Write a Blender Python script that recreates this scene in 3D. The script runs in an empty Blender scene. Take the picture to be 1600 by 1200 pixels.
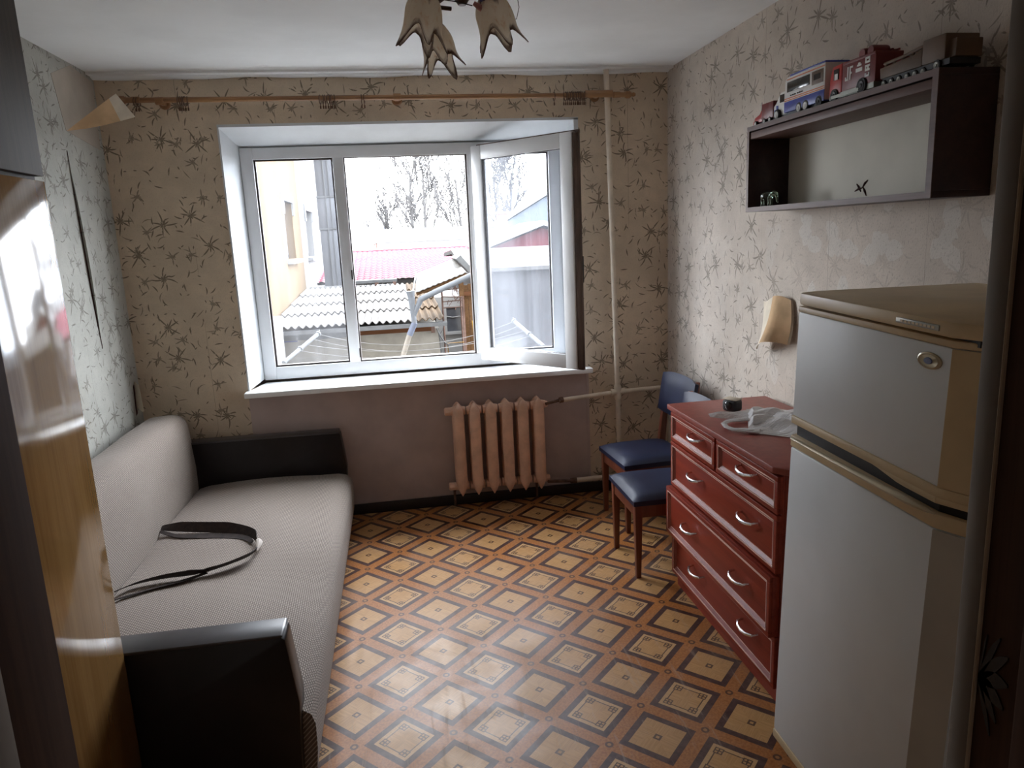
import bpy, bmesh, math, random
from math import sin, cos, pi, radians as rad
from mathutils import Vector, Matrix

random.seed(7)
S = bpy.context.scene
COL = S.collection

# ------------------------------------------------------------------ camera
cam_d = bpy.data.cameras.new('camera')
cam = bpy.data.objects.new('camera', cam_d)
COL.objects.link(cam)
YAW, PITCH, ROLL, FPX = .151, -.2021, -.0452, 1139.25
fw = Vector((sin(YAW)*cos(PITCH), cos(YAW)*cos(PITCH), sin(PITCH)))
rt = Vector((cos(YAW), -sin(YAW), 0))
up = rt.cross(fw)
r2 = rt*cos(ROLL) + up*sin(ROLL)
u2 = -rt*sin(ROLL) + up*cos(ROLL)
cam.matrix_world = Matrix(((r2.x, u2.x, -fw.x, 1.5677), (r2.y, u2.y, -fw.y, -4.6029), (r2.z, u2.z, -fw.z, 1.7388), (0, 0, 0, 1)))
cam_d.sensor_fit = 'HORIZONTAL'
cam_d.sensor_width = 36
cam_d.lens = FPX/1600*36
cam_d.clip_start = .02
cam_d.clip_end = 300
S.camera = cam

# ------------------------------------------------------------------ sky, light, exposure
W = bpy.data.worlds.new('overcast_sky')
S.world = W
W.use_nodes = True
bg = W.node_tree.nodes['Background']
bg.inputs['Color'].default_value = (.915, .96, 1.02, 1)
bg.inputs['Strength'].default_value = 5.0
pd = bpy.data.lights.new('window_portal', 'AREA')
pd.shape = 'RECTANGLE'
pd.size = 2.1
pd.size_y = 1.56
pd.cycles.is_portal = True
po = bpy.data.objects.new('window_portal', pd)
po.location = (1.68, .42, 1.63)
po.rotation_euler = (rad(-90), 0, 0)
COL.objects.link(po)
S.view_settings.view_transform = 'Standard'
S.view_settings.look = 'None'
S.view_settings.gamma = 1
S.view_settings.use_curve_mapping = False
S.view_settings.exposure = 2.3
S.cycles.use_denoising = True
S.cycles.max_bounces = 14
S.cycles.diffuse_bounces = 8
S.cycles.transparent_max_bounces = 16
S.cycles.sample_clamp_indirect = 12


# ------------------------------------------------------------------ shader language
class G:
    """one material's node tree with arithmetic on sockets"""
    def __init__(s, name):
        s.m = bpy.data.materials.new(name)
        s.m.use_nodes = True
        s.t = s.m.node_tree
        s.t.nodes.clear()
        s.out = s.t.nodes.new('ShaderNodeOutputMaterial')

    def n(s, kind, **kw):
        nd = s.t.nodes.new(kind)
        for k, v in kw.items():
            setattr(nd, k, v)
        return nd

    def put(s, inp, v):
        if isinstance(v, E_):
            v = v.k
        if isinstance(v, bpy.types.NodeSocket):
            s.t.links.new(v, inp)
        elif isinstance(v, (tuple, list)):
            inp.default_value = tuple(v) + ((1,) if len(v) == 3 and len(inp.default_value) == 4 else ())
        else:
            inp.default_value = v

    def math(s, op, *a, clamp=False):
        nd = s.n('ShaderNodeMath', operation=op, use_clamp=clamp)
        for i, v in enumerate(a):
            s.put(nd.inputs[i], v)
        return E_(s, nd.outputs[0])

    def coord(s, kind='Object'):
        tc = s.n('ShaderNodeTexCoord')
        sp = s.n('ShaderNodeSeparateXYZ')
        s.t.links.new(tc.outputs[kind], sp.inputs[0])
        return [E_(s, o) for o in sp.outputs]

    def vec(s, x, y=0., z=0.):
        c = s.n('ShaderNodeCombineXYZ')
        for i, v in enumerate((x, y, z)):
            s.put(c.inputs[i], v)
        return c.outputs[0]

    def noise(s, v, scale, detail=3., rough=.55, dist=0.):
        nd = s.n('ShaderNodeTexNoise')
        s.put(nd.inputs['Vector'], v)
        nd.inputs['Scale'].default_value = scale
        nd.inputs['Detail'].default_value = detail
        nd.inputs['Roughness'].default_value = rough
        nd.inputs['Distortion'].default_value = dist
        return E_(s, nd.outputs[0])

    def voro(s, v, rnd=.8):
        nd = s.n('ShaderNodeTexVoronoi', voronoi_dimensions='2D')
        s.put(nd.inputs['Vector'], v)
        nd.inputs['Scale'].default_value = 1
        nd.inputs['Randomness'].default_value = rnd
        p = s.n('ShaderNodeSeparateXYZ')
        s.t.links.new(nd.outputs['Position'], p.inputs[0])
        c = s.n('ShaderNodeSeparateColor')
        s.t.links.new(nd.outputs['Color'], c.inputs[0])
        return [E_(s, o) for o in p.outputs[:2]], [E_(s, o) for o in c.outputs]

    def step(s, v, a, b):
        nd = s.n('ShaderNodeMapRange', interpolation_type='SMOOTHSTEP')
        s.put(nd.inputs[0], v)
        s.put(nd.inputs[1], a)
        s.put(nd.inputs[2], b)
        return E_(s, nd.outputs[0])

    def mix(s, f, a, b, mode='MIX'):
        nd = s.n('ShaderNodeMix', data_type='RGBA', blend_type=mode)
        s.put(nd.inputs[0], f)
        s.put(nd.inputs[6], a)
        s.put(nd.inputs[7], b)
        return nd.outputs[2]

    def bsdf(s, color, rough=.5, metal=0., bump=None, bstr=.3, bdist=.002, **kw):
        b = s.n('ShaderNodeBsdfPrincipled')
        s.put(b.inputs['Base Color'], color)
        s.put(b.inputs['Roughness'], rough)
        s.put(b.inputs['Metallic'], metal)
        for k, v in kw.items():
            s.put(b.inputs[k.replace('_', ' ')], v)
        if bump is not None:
            bn = s.n('ShaderNodeBump')
            bn.inputs['Strength'].default_value = bstr
            bn.inputs['Distance'].default_value = bdist
            s.put(bn.inputs['Height'], bump)
            s.t.links.new(bn.outputs[0], b.inputs['Normal'])
        s.t.links.new(b.outputs[0], s.out.inputs[0])
        return s.m


class E_:
    def __init__(s, g, k):
        s.g, s.k = g, k

    def __add__(s, o): return s.g.math('ADD', s, o)
    __radd__ = __add__
    def __sub__(s, o): return s.g.math('SUBTRACT', s, o)
    def __rsub__(s, o): return s.g.math('SUBTRACT', o, s)
    def __mul__(s, o): return s.g.math('MULTIPLY', s, o)
    __rmul__ = __mul__
    def __truediv__(s, o): return s.g.math('DIVIDE', s, o)
    def __rtruediv__(s, o): return s.g.math('DIVIDE', o, s)
    def lt(s, o): return s.g.math('LESS_THAN', s, o)
    def gt(s, o): return s.g.math('GREATER_THAN', s, o)
    def abs(s): return s.g.math('ABSOLUTE', s)
    def sin(s): return s.g.math('SINE', s)
    def sqrt(s): return s.g.math('SQRT', s)
    def floor(s): return s.g.math('FLOOR', s)
    def mod(s, o): return s.g.math('FLOORED_MODULO', s, o)
    def max(s, o): return s.g.math('MAXIMUM', s, o)
    def min(s, o): return s.g.math('MINIMUM', s, o)


def plain(name, c, rough=.5, metal=0., var=.12, scale=6., bump=0., bscale=60., **kw):
    """paint / plastic / metal with slight mottling"""
    g = G(name)
    p = g.coord()
    v = g.vec(*p)
    n = g.noise(v, scale, 4)
    dark = tuple(x*(1-var) for x in c)
    lite = tuple(min(1, x*(1+var)) for x in c)
    col = g.mix(g.step(n, .3, .7), dark, lite)
    b = g.noise(v, bscale, 3) if bump else None
    return g.bsdf(col, rough, metal, bump=b, bstr=bump, **kw)


def wood(name, c1, c2, axis=2, rough=.35, scale=1., var=1., bst=.06, **kw):
    g = G(name)
    p = g.coord()
    q = [p[i]*(1.2 if i == axis else 22.) for i in range(3)]
    n = g.noise(g.vec(*q), scale, 5, .6, .6)
    f = g.noise(g.vec(*[p[i]*(3. if i == axis else 160.) for i in range(3)]), scale, 2)
    col = g.mix(g.step(n*.75 + f*.25, .3, .7), c1, c2)
    return g.bsdf(col, rough, bump=f, bstr=bst, **kw)


def wallpaper(name, ax, base, ink=.85, seam=.53, white=.35, lilyz=99.):
    g = G(name)
    p = g.coord()
    u, v = p[ax], p[2]

    def cellpt(cell, seed, rnd):
        pos, c = g.voro(g.vec(u/cell + seed, v/cell + seed*1.7), rnd)
        dx = (u/cell + seed - pos[0])*cell
        dy = (v/cell + seed*1.7 - pos[1])*cell
        return dx, dy, c

    def star(cell, seed, R, w, n, keep, curve=1.6, rnd=.8):
        dx, dy, c = cellpt(cell, seed, rnd)
        r = (dx*dx + dy*dy).sqrt()
        ang = g.math('ARCTAN2', dy, dx) + c[0]*6.28 + r*(c[1] - .5)*curve*8
        k = ang.mod(2*pi/n) - pi/n
        idx = (ang/(2*pi/n)).floor()
        ln = (idx*2.37 + c[2]*9).sin()*.40 + .60
        Rl = ln*R
        d = r*k.sin().abs()
        q = (r/Rl).min(1.)
        wd = q*(1. - q)*4.*w + .0007
        return g.step(wd - d, -.0007, .0012)*(r.lt(Rl))*(c[1].gt(1-keep))

    def dash(cell, seed, L, w, keep, tilt=6.28):
        dx, dy, c = cellpt(cell, seed, .9)
        a = c[0]*tilt
        ca, sa = g.math('COSINE', a), a.sin()
        x = dx*ca + dy*sa
        y = dy*ca - dx*sa + x*x*(c[2] - .5)*30.
        t = (x/(L)).abs().min(1.)
        return g.step((1. - t*t)*w - y.abs(), -.0006, .001)*(c[1].gt(1-keep))

    br = g.noise(g.vec(u, v), 45, 2)
    m = star(.21, 3.1, .088, .0036, 11, .72).max(star(.16, 11.7, .052, .0034, 9, .5)*.8)
    m = m.max(dash(.085, 5.3, .026, .004, .5)).max(dash(.11, 8.9, .034, .003, .5)*.8).max(dash(.055, 1.7, .011, .0035, .35))
    m = m*g.step(br, .27, .42)
    big = g.noise(g.vec(u, v), 2.2, 4, .6)
    red = g.noise(g.vec(u + 7.3, v), 1.6, 5, .65)
    mot = g.noise(g.vec(u, v), 14, 4, .6)
    col = g.mix(g.step(big, .3, .72), tuple(x*.86 for x in base), tuple(min(1, x*1.1) for x in base))
    col = g.mix(g.step(red, .56, .78)*.35, col, (base[0]*.85, base[1]*.68, base[2]*.55))
    col = g.mix(g.step(mot, .35, .7)*.22, col, tuple(x*.68 for x in base))
    # pale printed petals
    lil = star(.27, 21.3, .145, .040, 5, .8, 1.5, .5) if lilyz < 9 else star(.27, 21.3, .12, .03, 5, .7, 1.5, .6)
    lo = g.step(u, -1.15, -1.65)*g.step(v, 2.0, 1.75) if lilyz < 9 else g.step(v, 0., -1.)
    col = g.mix(lil*(lo*.8 + .2)*white, col, (.72, .73, .70))
    ink_f = m*ink*(1. - lo*.72)
    col = g.mix(ink_f, col, (.05, .036, .018))
    # seams between the strips
    if seam:
        su = (u + .11).mod(seam)
        col = g.mix(su.lt(.0022)*g.step(g.noise(g.vec(u*3, v), 1.7, 2), .42, .55)*.55, col, (.12, .08, .06))
    grain = g.noise(g.vec(u*1.0, v*.55), 170, 3)
    pit = g.step(grain, .34, .42)
    col = g.mix((1. - pit)*(.30 + .25*lo), col, tuple(x*.55 for x in base))
    return g.bsdf(col, .85, bump=grain + lil*.6, bstr=.45, bdist=.003)


def lino(name):
    g = G(name)
    p = g.coord()
    a = (p[0] - 1.303)/.1748
    b = (p[1] + 1.740)/.179
    s, t = (a + b)*.5, (a - b)*.5
    si, ti = (s + .5).floor(), (t + .5).floor()
    S1, T1 = (s - si), (t - ti)
    S0, T0 = S1.abs(), T1.abs()
    q, mn = S0.max(T0), S0.min(T0)
    kindA = (si - ti).mod(2.).lt(.5)
    v = g.vec(p[0], p[1])
    grain_s = g.noise(g.vec(s*3., t*60.), 1., 3)
    grain_t = g.noise(g.vec(s*60., t*3.), 1., 3)
    sec = S0.gt(T0)
    grain = sec*grain_s + (1. - sec)*grain_t
    tan = g.mix(g.step(grain, .3, .7), (.42, .225, .085), (.54, .305, .125))
    tan = g.mix(sec*.16, tan, (.40, .22, .09))
    # A : small square with a light eye
    dA = q.lt(.054)*(1. - q.lt(.024))
    tanA = g.mix(dA*.9, tan, (.06, .028, .02))
    # B : thin frame and key corners
    line = (q - .232).abs().lt(.009)*mn.lt(.15)

    def sq(cx, cy, h):
        d = ((q - cx).abs()).max((mn - cy).abs())
        return (d - h).abs().lt(.009)
    key = sq(.222, .222, .026).max(sq(.222, .165, .026)).max(sq(.168, .168, .026))
    inkB = line.max(key*q.lt(.27))
    tanB = g.mix(q.gt(.236)*.25, tan, (.66, .46, .25))
    tanB = g.mix(inkB*.9, tanB, (.055, .026, .018))
    tan = g.mix(kindA, tanB, tanA)
    dk = g.noise(v, 40, 3)
    border = g.mix(g.step(dk, .35, .65), (.052, .022, .018), (.085, .038, .03))
    band = g.mix(g.step(g.noise(g.vec(s*9., t*9.), 3., 4), .3, .7), (.30, .105, .028), (.44, .18, .05))
    col = g.mix(q.gt(.405), border, band)
    col = g.mix(q.lt(.305), col, tan)
    # knots where bands cross
    e = ((S0 - .5).abs()).max((T0 - .5).abs())
    e2 = ((S0 - .5)*(S0 - .5) + (T0 - .5)*(T0 - .5)).sqrt()
    col = g.mix(e2.lt(.06)*.85, col, (.06, .027, .02))
    col = g.mix(e2.lt(.028), col, (.36, .17, .06))
    # wear, dust and long scuffs
    dust = g.noise(v, 3.1, 6, .7)
    scuff = g.noise(g.vec(p[0]*14., p[1]*1.1), 2., 5, .7)
    fine = g.noise(v, 55, 4, .7)
    near = g.step(p[1], -1.2, -2.4)
    wear = g.step(dust, .42, .72)*.16 + g.step(scuff, .56, .70)*.42*near + g.step(fine, .6, .75)*.07
    col = g.mix(wear, col, (.45, .36, .28))
    rough = .36 + g.step(dust, .35, .7)*.16 + g.step(scuff, .55, .7)*.12
    return g.bsdf(col, rough, bump=fine + scuff*.6, bstr=.10, bdist=.0012, Specular_IOR_Level=.24)


def weave(name, c1, c2):
    g = G(name)
    p = g.coord()
    u, v = (p[0] - p[2]), p[1]
    pu, pv = .0085, .0145
    row = (u/pu).floor()
    x = (v/pv + row*.5).mod(1.) - .5
    y = (u/pu).mod(1.) - .5
    n = g.noise(g.vec(u, v), 90, 3)
    stitch = g.step(.36 - x.abs() + (n - .5)*.25, -.06, .1)*g.step(.34 - y.abs(), -.05, .12)
    big = g.noise(g.vec(u, v), 2.5, 3)
    col = g.mix(stitch, c2, c1)
    col = g.mix(g.step(big, .35, .75)*.18, col, (.16, .12, .09))
    return g.bsdf(col, .9, bump=stitch + n*.4, bstr=.6, bdist=.003, Sheen_Weight=.15)


def glass(name, tint=(.93, .96, .98), refl=.10, haze=0.):
    g = G(name)
    tr = g.n('ShaderNodeBsdfTransparent')
    tr.inputs[0].default_value = tint + (1,)
    gl = g.n('ShaderNodeBsdfGlossy')
    gl.inputs['Roughness'].default_value = .02
    lw = g.n('ShaderNodeLayerWeight')
    fc_ = E_(g, lw.outputs['Facing'])
    mx = g.n('ShaderNodeMixShader')
    g.put(mx.inputs[0], g.math('POWER', fc_, 5.)*.9 + .035)
    g.t.links.new(tr.outputs[0], mx.inputs[1])
    g.t.links.new(gl.outputs[0], mx.inputs[2])
    last = mx.outputs[0]
    if haze:  # pale translucent haze standing in for light reflected by the panes
        p = g.coord()
        d = g.n('ShaderNodeBsdfTranslucent')
        d.inputs[0].default_value = (.9, .92, .97, 1)
        streak = g.noise(g.vec(p[0]*16, p[1]*16, p[2]*.8), 1., 4)
        m2 = g.n('ShaderNodeMixShader')
        g.put(m2.inputs[0], g.step(streak, .25, .85)*haze + haze*.4)
        g.t.links.new(last, m2.inputs[1])
        g.t.links.new(d.outputs[0], m2.inputs[2])
        last = m2.outputs[0]
    g.t.links.new(last, g.out.inputs[0])
    return g.m


# ------------------------------------------------------------------ mesh builder
class MB:
    def __init__(s):
        s.v, s.f, s.uv = [], [], {}

    def add(s, vs, fs):
        o = len(s.v)
        s.v += [tuple(x) for x in vs]
        s.f += [tuple(i + o for i in f) for f in fs]
        return s

    def box(s, x0, x1, y0, y1, z0, z1, M=None):
        vs = [Vector((x, y, z)) for x in (x0, x1) for y in (y0, y1) for z in (z0, z1)]
        if M is not None:
            vs = [M @ w for w in vs]
        return s.add(vs, [(0, 1, 3, 2), (4, 6, 7, 5), (0, 4, 5, 1), (2, 3, 7, 6), (0, 2, 6, 4), (1, 5, 7, 3)])

    def prism(s, poly, h0, h1, axis='z', M=None):
        """2-D outline extruded along an axis: x -> (y,z), y -> (x,z), z -> (x,y)"""
        def mk(a, b, h):
            w = Vector({'x': (h, a, b), 'y': (a, h, b), 'z': (a, b, h)}[axis])
            return M @ w if M is not None else w
        n = len(poly)
        vs = [mk(a, b, h0) for a, b in poly] + [mk(a, b, h1) for a, b in poly]
        fs = [tuple(range(n - 1, -1, -1)), tuple(range(n, 2*n))] + [(i, (i + 1) % n, n + (i + 1) % n, n + i) for i in range(n)]
        return s.add(vs, fs)

    def tube(s, pts, r, n=10, caps=True, flat=1.):
        pts = [Vector(q) for q in pts]
        rs = r if isinstance(r, (list, tuple)) else [r]*len(pts)
        rings, prev = [], None
        for i, q in enumerate(pts):
            d = (pts[min(i + 1, len(pts) - 1)] - pts[max(i - 1, 0)]).normalized()
            if prev is None:
                a = Vector((0, 0, 1)) if abs(d.z) < .9 else Vector((1, 0, 0))
                prev = d.cross(a).normalized()
            e1 = (prev - d*prev.dot(d)).normalized()
            prev = e1
            e2 = d.cross(e1)
            rings.append([q + e1*(rs[i]*cos(2*pi*k/n)) + e2*(rs[i]*flat*sin(2*pi*k/n)) for k in range(n)])
        vs = [w for g_ in rings for w in g_]
        fs = [(i*n + k, i*n + (k + 1) % n, (i + 1)*n + (k + 1) % n, (i + 1)*n + k) for i in range(len(pts) - 1) for k in range(n)]
        if caps:
            fs += [tuple(range(n - 1, -1, -1)), tuple(range((len(pts) - 1)*n, len(pts)*n))]
        return s.add(vs, fs)

    def lathe(s, prof, n=16, M=None, sx=1., sy=1.):
        vs = []
        for r, z in prof:
            for k in range(n):
                w = Vector((r*sx*cos(2*pi*k/n), r*sy*sin(2*pi*k/n), z))
                vs.append(M @ w if M is not None else w)
        m = len(prof)
        fs = [(i*n + k, i*n + (k + 1) % n, (i + 1)*n + (k + 1) % n, (i + 1)*n + k) for i in range(m - 1) for k in range(n)]
        fs += [tuple(range(n - 1, -1, -1)), tuple(range((m - 1)*n, m*n))]
        return s.add(vs, fs)

    def grid(s, fn, nu, nv, M=None, closed=False):
        vs = [Vector(fn(i/nu, j/nv)) for i in range(nu + 1) for j in range(nv + 1)]
        fs = [(i*(nv + 1) + j, (i + 1)*(nv + 1) + j, (i + 1)*(nv + 1) + j + 1, i*(nv + 1) + j + 1) for i in range(nu) for j in range(nv)]
        if M is not None:
            vs = [M @ w for w in vs]
        o = len(s.v)
        for i in range(nu + 1):
            for j in range(nv + 1):
                s.uv[o + i*(nv + 1) + j] = (i/nu, j/nv)
        return s.add(vs, fs)

    def quad(s, a, b, c, d):
        return s.add([a, b, c, d], [(0, 1, 2, 3)])

    def build(s, name, mat, parent=None, bevel=0., seg=2, smooth=None, origin=None, solid=0.):
        """origin: world-space offset removed from the vertices (the parent's place)"""
        me = bpy.data.meshes.new(name)
        vs = s.v if origin is None else [(a - origin[0], b - origin[1], c - origin[2]) for a, b, c in s.v]
        me.from_pydata(vs, [], s.f)
        if s.uv:
            ul = me.uv_layers.new(name='UVMap')
            for lp in me.loops:
                ul.data[lp.index].uv = s.uv.get(lp.vertex_index, (0, 0))
        bm = bmesh.new()
        bm.from_mesh(me)
        if solid:
            bmesh.ops.recalc_face_normals(bm, faces=bm.faces)
            bmesh.ops.solidify(bm, geom=bm.faces[:], thickness=solid)
        bmesh.ops.recalc_face_normals(bm, faces=bm.faces)
        if bevel:
            ed = [e for e in bm.edges if len(e.link_faces) == 2 and e.calc_face_angle(0) > .6]
            bmesh.ops.bevel(bm, geom=ed, offset=bevel, segments=seg, profile=.5, affect='EDGES', clamp_overlap=True)
        bm.to_mesh(me)
        bm.free()
        if smooth is None:
            smooth = bevel > 0
        if smooth:
            for pl in me.polygons:
                pl.use_smooth = True
            try:
                me.set_sharp_from_angle(angle=rad(smooth if smooth > 1 else 40))
            except Exception:
                pass
        me.materials.append(mat)
        o = bpy.data.objects.new(name, me)
        COL.objects.link(o)
        o.parent = parent
        return o


def tag(o, label=None, cat=None, group=None, kind=None):
    for k, v in (('label', label), ('category', cat), ('group', group), ('kind', kind)):
        if v:
            o[k] = v
    return o


def thing(name, label, cat, loc=(0, 0, 0), rot=(0, 0, 0), group=None):
    o = bpy.data.objects.new(name, None)
    o.empty_display_size = .1
    COL.objects.link(o)
    o.location = loc
    o.rotation_euler = rot
    return tag(o, label, cat, group)


def struct(o):
    o['kind'] = 'structure'
    return o


def group_empty(name, loc=(0, 0, 0)):
    o = bpy.data.objects.new(name, None)
    COL.objects.link(o)
    o.location = loc
    o['kind'] = 'structure'
    return o


def copy_tree(o, parent=None):
    c = o.copy()
    COL.objects.link(c)
    c.parent = parent
    for ch in list(o.children):
        copy_tree(ch, c)
    return c


def line(a, b, n):
    a, b = Vector(a), Vector(b)
    return [a.lerp(b, i/n) for i in range(n + 1)]


def sag(a, b, d, n=12):
    return [p - Vector((0, 0, d*4*(i/n)*(1 - i/n))) for i, p in enumerate(line(a, b, n))]


# ------------------------------------------------------------------ materials
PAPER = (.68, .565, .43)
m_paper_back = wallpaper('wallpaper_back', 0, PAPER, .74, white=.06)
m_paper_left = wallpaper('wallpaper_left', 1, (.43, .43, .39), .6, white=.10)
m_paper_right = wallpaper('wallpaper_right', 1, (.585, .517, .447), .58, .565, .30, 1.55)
m_ceil = plain('ceiling_whitewash', (.82, .85, .86), .9, var=.04, scale=2.5, bump=.15, bscale=25)
m_floor = lino('printed_linoleum')
m_plaster = plain('white_reveal_plaster', (.66, .69, .71), .75, var=.04, bump=.2, bscale=30)
m_niche = plain('mauve_wall_paint', (.46, .375, .355), .6, var=.10, scale=4, bump=.15)
m_pvc = plain('white_pvc', (.70, .71, .72), .35, var=.05, scale=3)
m_sill = plain('white_sill_board', (.86, .87, .87), .35, var=.03)
m_gask = plain('dark_rubber_gasket', (.035, .026, .022), .5)
m_gbrown = plain('brown_sash_edge', (.085, .05, .035), .45, var=.3)
m_glass = glass('window_glass', (.975, .985, 1.), haze=.018)
m_sglass = glass('hazed_sash_glass', (.965, .975, .995), haze=.03)
m_rad = plain('old_radiator_paint', (.76, .50, .37), .5, var=.12, scale=12, bump=.25, bscale=40)
m_pipe = plain('cream_pipe_paint', (.70, .61, .49), .45, var=.12, scale=9)
m_rust = plain('rusty_joint', (.14, .075, .05), .7, var=.4, scale=30)
m_base = plain('black_skirting', (.016, .012, .012), .45)
m_rodwood = wood('curtain_rod_wood', (.20, .095, .04), (.36, .19, .08), 0, .35)
m_ring = plain('dark_brass_ring', (.11, .055, .03), .4, .3)
m_sofa = weave('tan_basket_weave', (.41, .345, .295), (.135, .105, .085))
m_arm = plain('black_brown_lacquer', (.013, .010, .011), .34, var=.2, Specular_IOR_Level=.3)
m_armtop = plain('worn_arm_top_lacquer', (.05, .046, .05), .30, var=.2, scale=9)
m_strap = plain('dark_strap_fabric', (.028, .017, .014), .85, var=.4, scale=40, bump=.5, bscale=300)
m_knot = plain('white_thread', (.55, .50, .46), .9)
m_mahog = wood('mahogany_veneer', (.20, .022, .009), (.29, .038, .016), 1, .42, Specular_IOR_Level=.3)
m_mahog_top = plain('mahogany_top_laminate', (.27, .062, .046), .42, var=.12, scale=40)
m_mahog_edge = plain('worn_moulding_edge', (.74, .50, .43), .4, var=.2)
m_chrome = plain('satin_chrome', (.72, .72, .73), .22, 1., var=.03)
m_vinyl = plain('navy_vinyl', (.014, .019, .048), .44, var=.15, Specular_IOR_Level=.32, bump=.12, bscale=160)
m_chairwood = wood('dark_red_chair_wood', (.12, .032, .018), (.20, .06, .03), 2, .38)
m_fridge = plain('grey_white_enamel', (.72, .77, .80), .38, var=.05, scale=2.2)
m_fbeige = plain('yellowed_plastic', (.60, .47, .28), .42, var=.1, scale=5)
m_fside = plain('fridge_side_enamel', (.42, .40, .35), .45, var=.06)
m_gold = plain('worn_gold_handle', (.42, .36, .24), .32, .35, var=.1)
m_greyplate = plain('grey_name_plate', (.34, .34, .30), .3, .4)
m_blueeye = plain('badge_blue_enamel', (.10, .12, .22), .3)
m_shelf = wood('dark_shelf_veneer', (.026, .011, .012), (.05, .022, .02), 1, .42)
m_shelfedge = wood('worn_shelf_edge', (.075, .036, .03), (.13, .065, .05), 1, .5)
m_hboard = plain('shelf_back_board', (.56, .53, .45), .7, var=.08, scale=3)
m_ward = wood('lacquered_ash_veneer', (.20, .105, .035), (.285, .165, .062), 2, .09, 1., bst=.012, Specular_IOR_Level=.42)
m_ward2 = wood('upper_cabinet_veneer', (.034, .025, .015), (.06, .045, .027), 2, .62, Specular_IOR_Level=.15)
m_jamb = wood('dark_door_jamb', (.06, .028, .016), (.10, .05, .03), 2, .75, Specular_IOR_Level=.12)
m_jamb2 = plain('grey_painted_jamb', (.30, .265, .23), .7, var=.1, Specular_IOR_Level=.15)
m_bead = plain('worn_jamb_edge', (.62, .50, .36), .5)
m_hall = plain('hall_wall', (.45, .38, .32), .8)
m_black = plain('matt_black', (.012, .012, .013), .5)
m_rubber = plain('tyre_rubber', (.016, .016, .017), .7)
m_white = plain('white_plastic', (.72, .72, .70), .4)
m_red = plain('red_plastic', (.42, .022, .02), .35)
m_dred = plain('dark_red_plastic', (.16, .015, .016), .4)
m_blue = plain('blue_plastic', (.045, .07, .36), .35)
m_orange = plain('orange_stripe', (.6, .17, .05), .4)
m_toytan = plain('tan_toy_wood', (.12, .07, .038), .55, var=.25)
m_darkwin = plain('smoked_window', (.03, .03, .03), .15)
m_bagm = None
m_backpaper = plain('paper_reverse', (.62, .42, .24), .9, var=.15, scale=9)
m_backpale = plain('pale_paper_reverse', (.70, .62, .50), .9, var=.08, scale=12)
m_slit = plain('dark_gap', (.05, .014, .012), .9)


# ------------------------------------------------------------------ room shell
RW, RH, RY = 3.3325, 2.70, -4.0
WX0, WX1, WZ0, WZ1 = .628, 2.731, .866, 2.4175       # window hole at the room face
IX0, IX1, IZ0, IZ1 = .700, 2.672, .8957, 2.3128      # at the window frame
FY = .25                                             # frame face depth

b = MB()
b.box(-.15, WX0, 0, .40, 0, RH).box(WX1, RW + .15, 0, .40, 0, RH).box(WX0, WX1, 0, .40, WZ1, RH)
wall_back = struct(b.build('wall_back', m_paper_back))
b = MB().box(.622, 2.765, -.001, .39, .0, WZ0 - .032)
struct(b.build('under_window_panel', m_niche, wall_back))
b = MB().box(2.765, 2.781, -.006, .0, .07, .834)
struct(b.build('panel_edge_strip', m_niche, wall_back))
# splayed white reveal
rv = MB()
o4 = [(WX0, 0, WZ0), (WX1, 0, WZ0), (WX1, 0, WZ1), (WX0, 0, WZ1)]
i4 = [(IX0, FY + .09, IZ0), (IX1, FY + .09, IZ0), (IX1, FY + .09, IZ1), (IX0, FY + .09, IZ1)]
k4 = [(x, y, z) for (x, y, z) in ((WX0 - .02, FY + .09, WZ0 - .02), (WX1 + .02, FY + .09, WZ0 - .02), (WX1 + .02, FY + .09, WZ1 + .02), (WX0 - .02, FY + .09, WZ1 + .02))]
for a, c in ((1, 2), (2, 3), (3, 0)):
    f0, f1 = o4[a], o4[c]
    n0 = tuple(f0[j] + (i4[a][j] - f0[j])*(1 if j != 1 else 1) for j in range(3))
    n1 = tuple(f1[j] + (i4[c][j] - f1[j]) for j in range(3))
    rv.add([f0, f1, n1, n0, k4[a], k4[c]], [(0, 1, 2, 3), (0, 4, 5, 1), (3, 2, 5, 4), (0, 3, 4), (1, 5, 2)])
# thin white rim that shows on the room face
rv.box(WX0 - .004, WX0 + .006, -.004, .01, WZ0, WZ1 + .006).box(WX1 - .006, WX1 + .022, -.004, .01, WZ0, WZ1 + .006).box(WX0 - .004, WX1 + .022, -.004, .01, WZ1 - .004, WZ1 + .012)
struct(rv.build('window_reveal', m_plaster, wall_back))

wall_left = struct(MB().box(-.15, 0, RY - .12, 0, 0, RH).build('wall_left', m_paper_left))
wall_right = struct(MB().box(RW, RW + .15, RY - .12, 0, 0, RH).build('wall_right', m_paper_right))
floor = struct(MB().box(-.15, RW + .15, RY - 1.6, .0, -.12, 0).build('floor', m_floor))
ceil_ = MB()
ceil_.box(-.15, RW + .15, RY - 1.6, .4, RH, RH + .15)
ceiling = struct(ceil_.build('ceiling', m_ceil))
# plaster strip where the ceiling meets the window wall
b = MB()
def cornice(u, v):
    x = u*RW
    a = v*pi/2
    wob = .004*sin(x*5.3) + .003*sin(x*13.1)
    return (x, -.052*cos(a) if v < .99 else -.001, RH + .004 - (.027 + wob)*sin(a))
b.grid(cornice, 40, 8)
b.box(.0, RW, -.10, -.05, RH - .012, RH + .002)
struct(b.build('trim_1', m_ceil, smooth=True))
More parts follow.
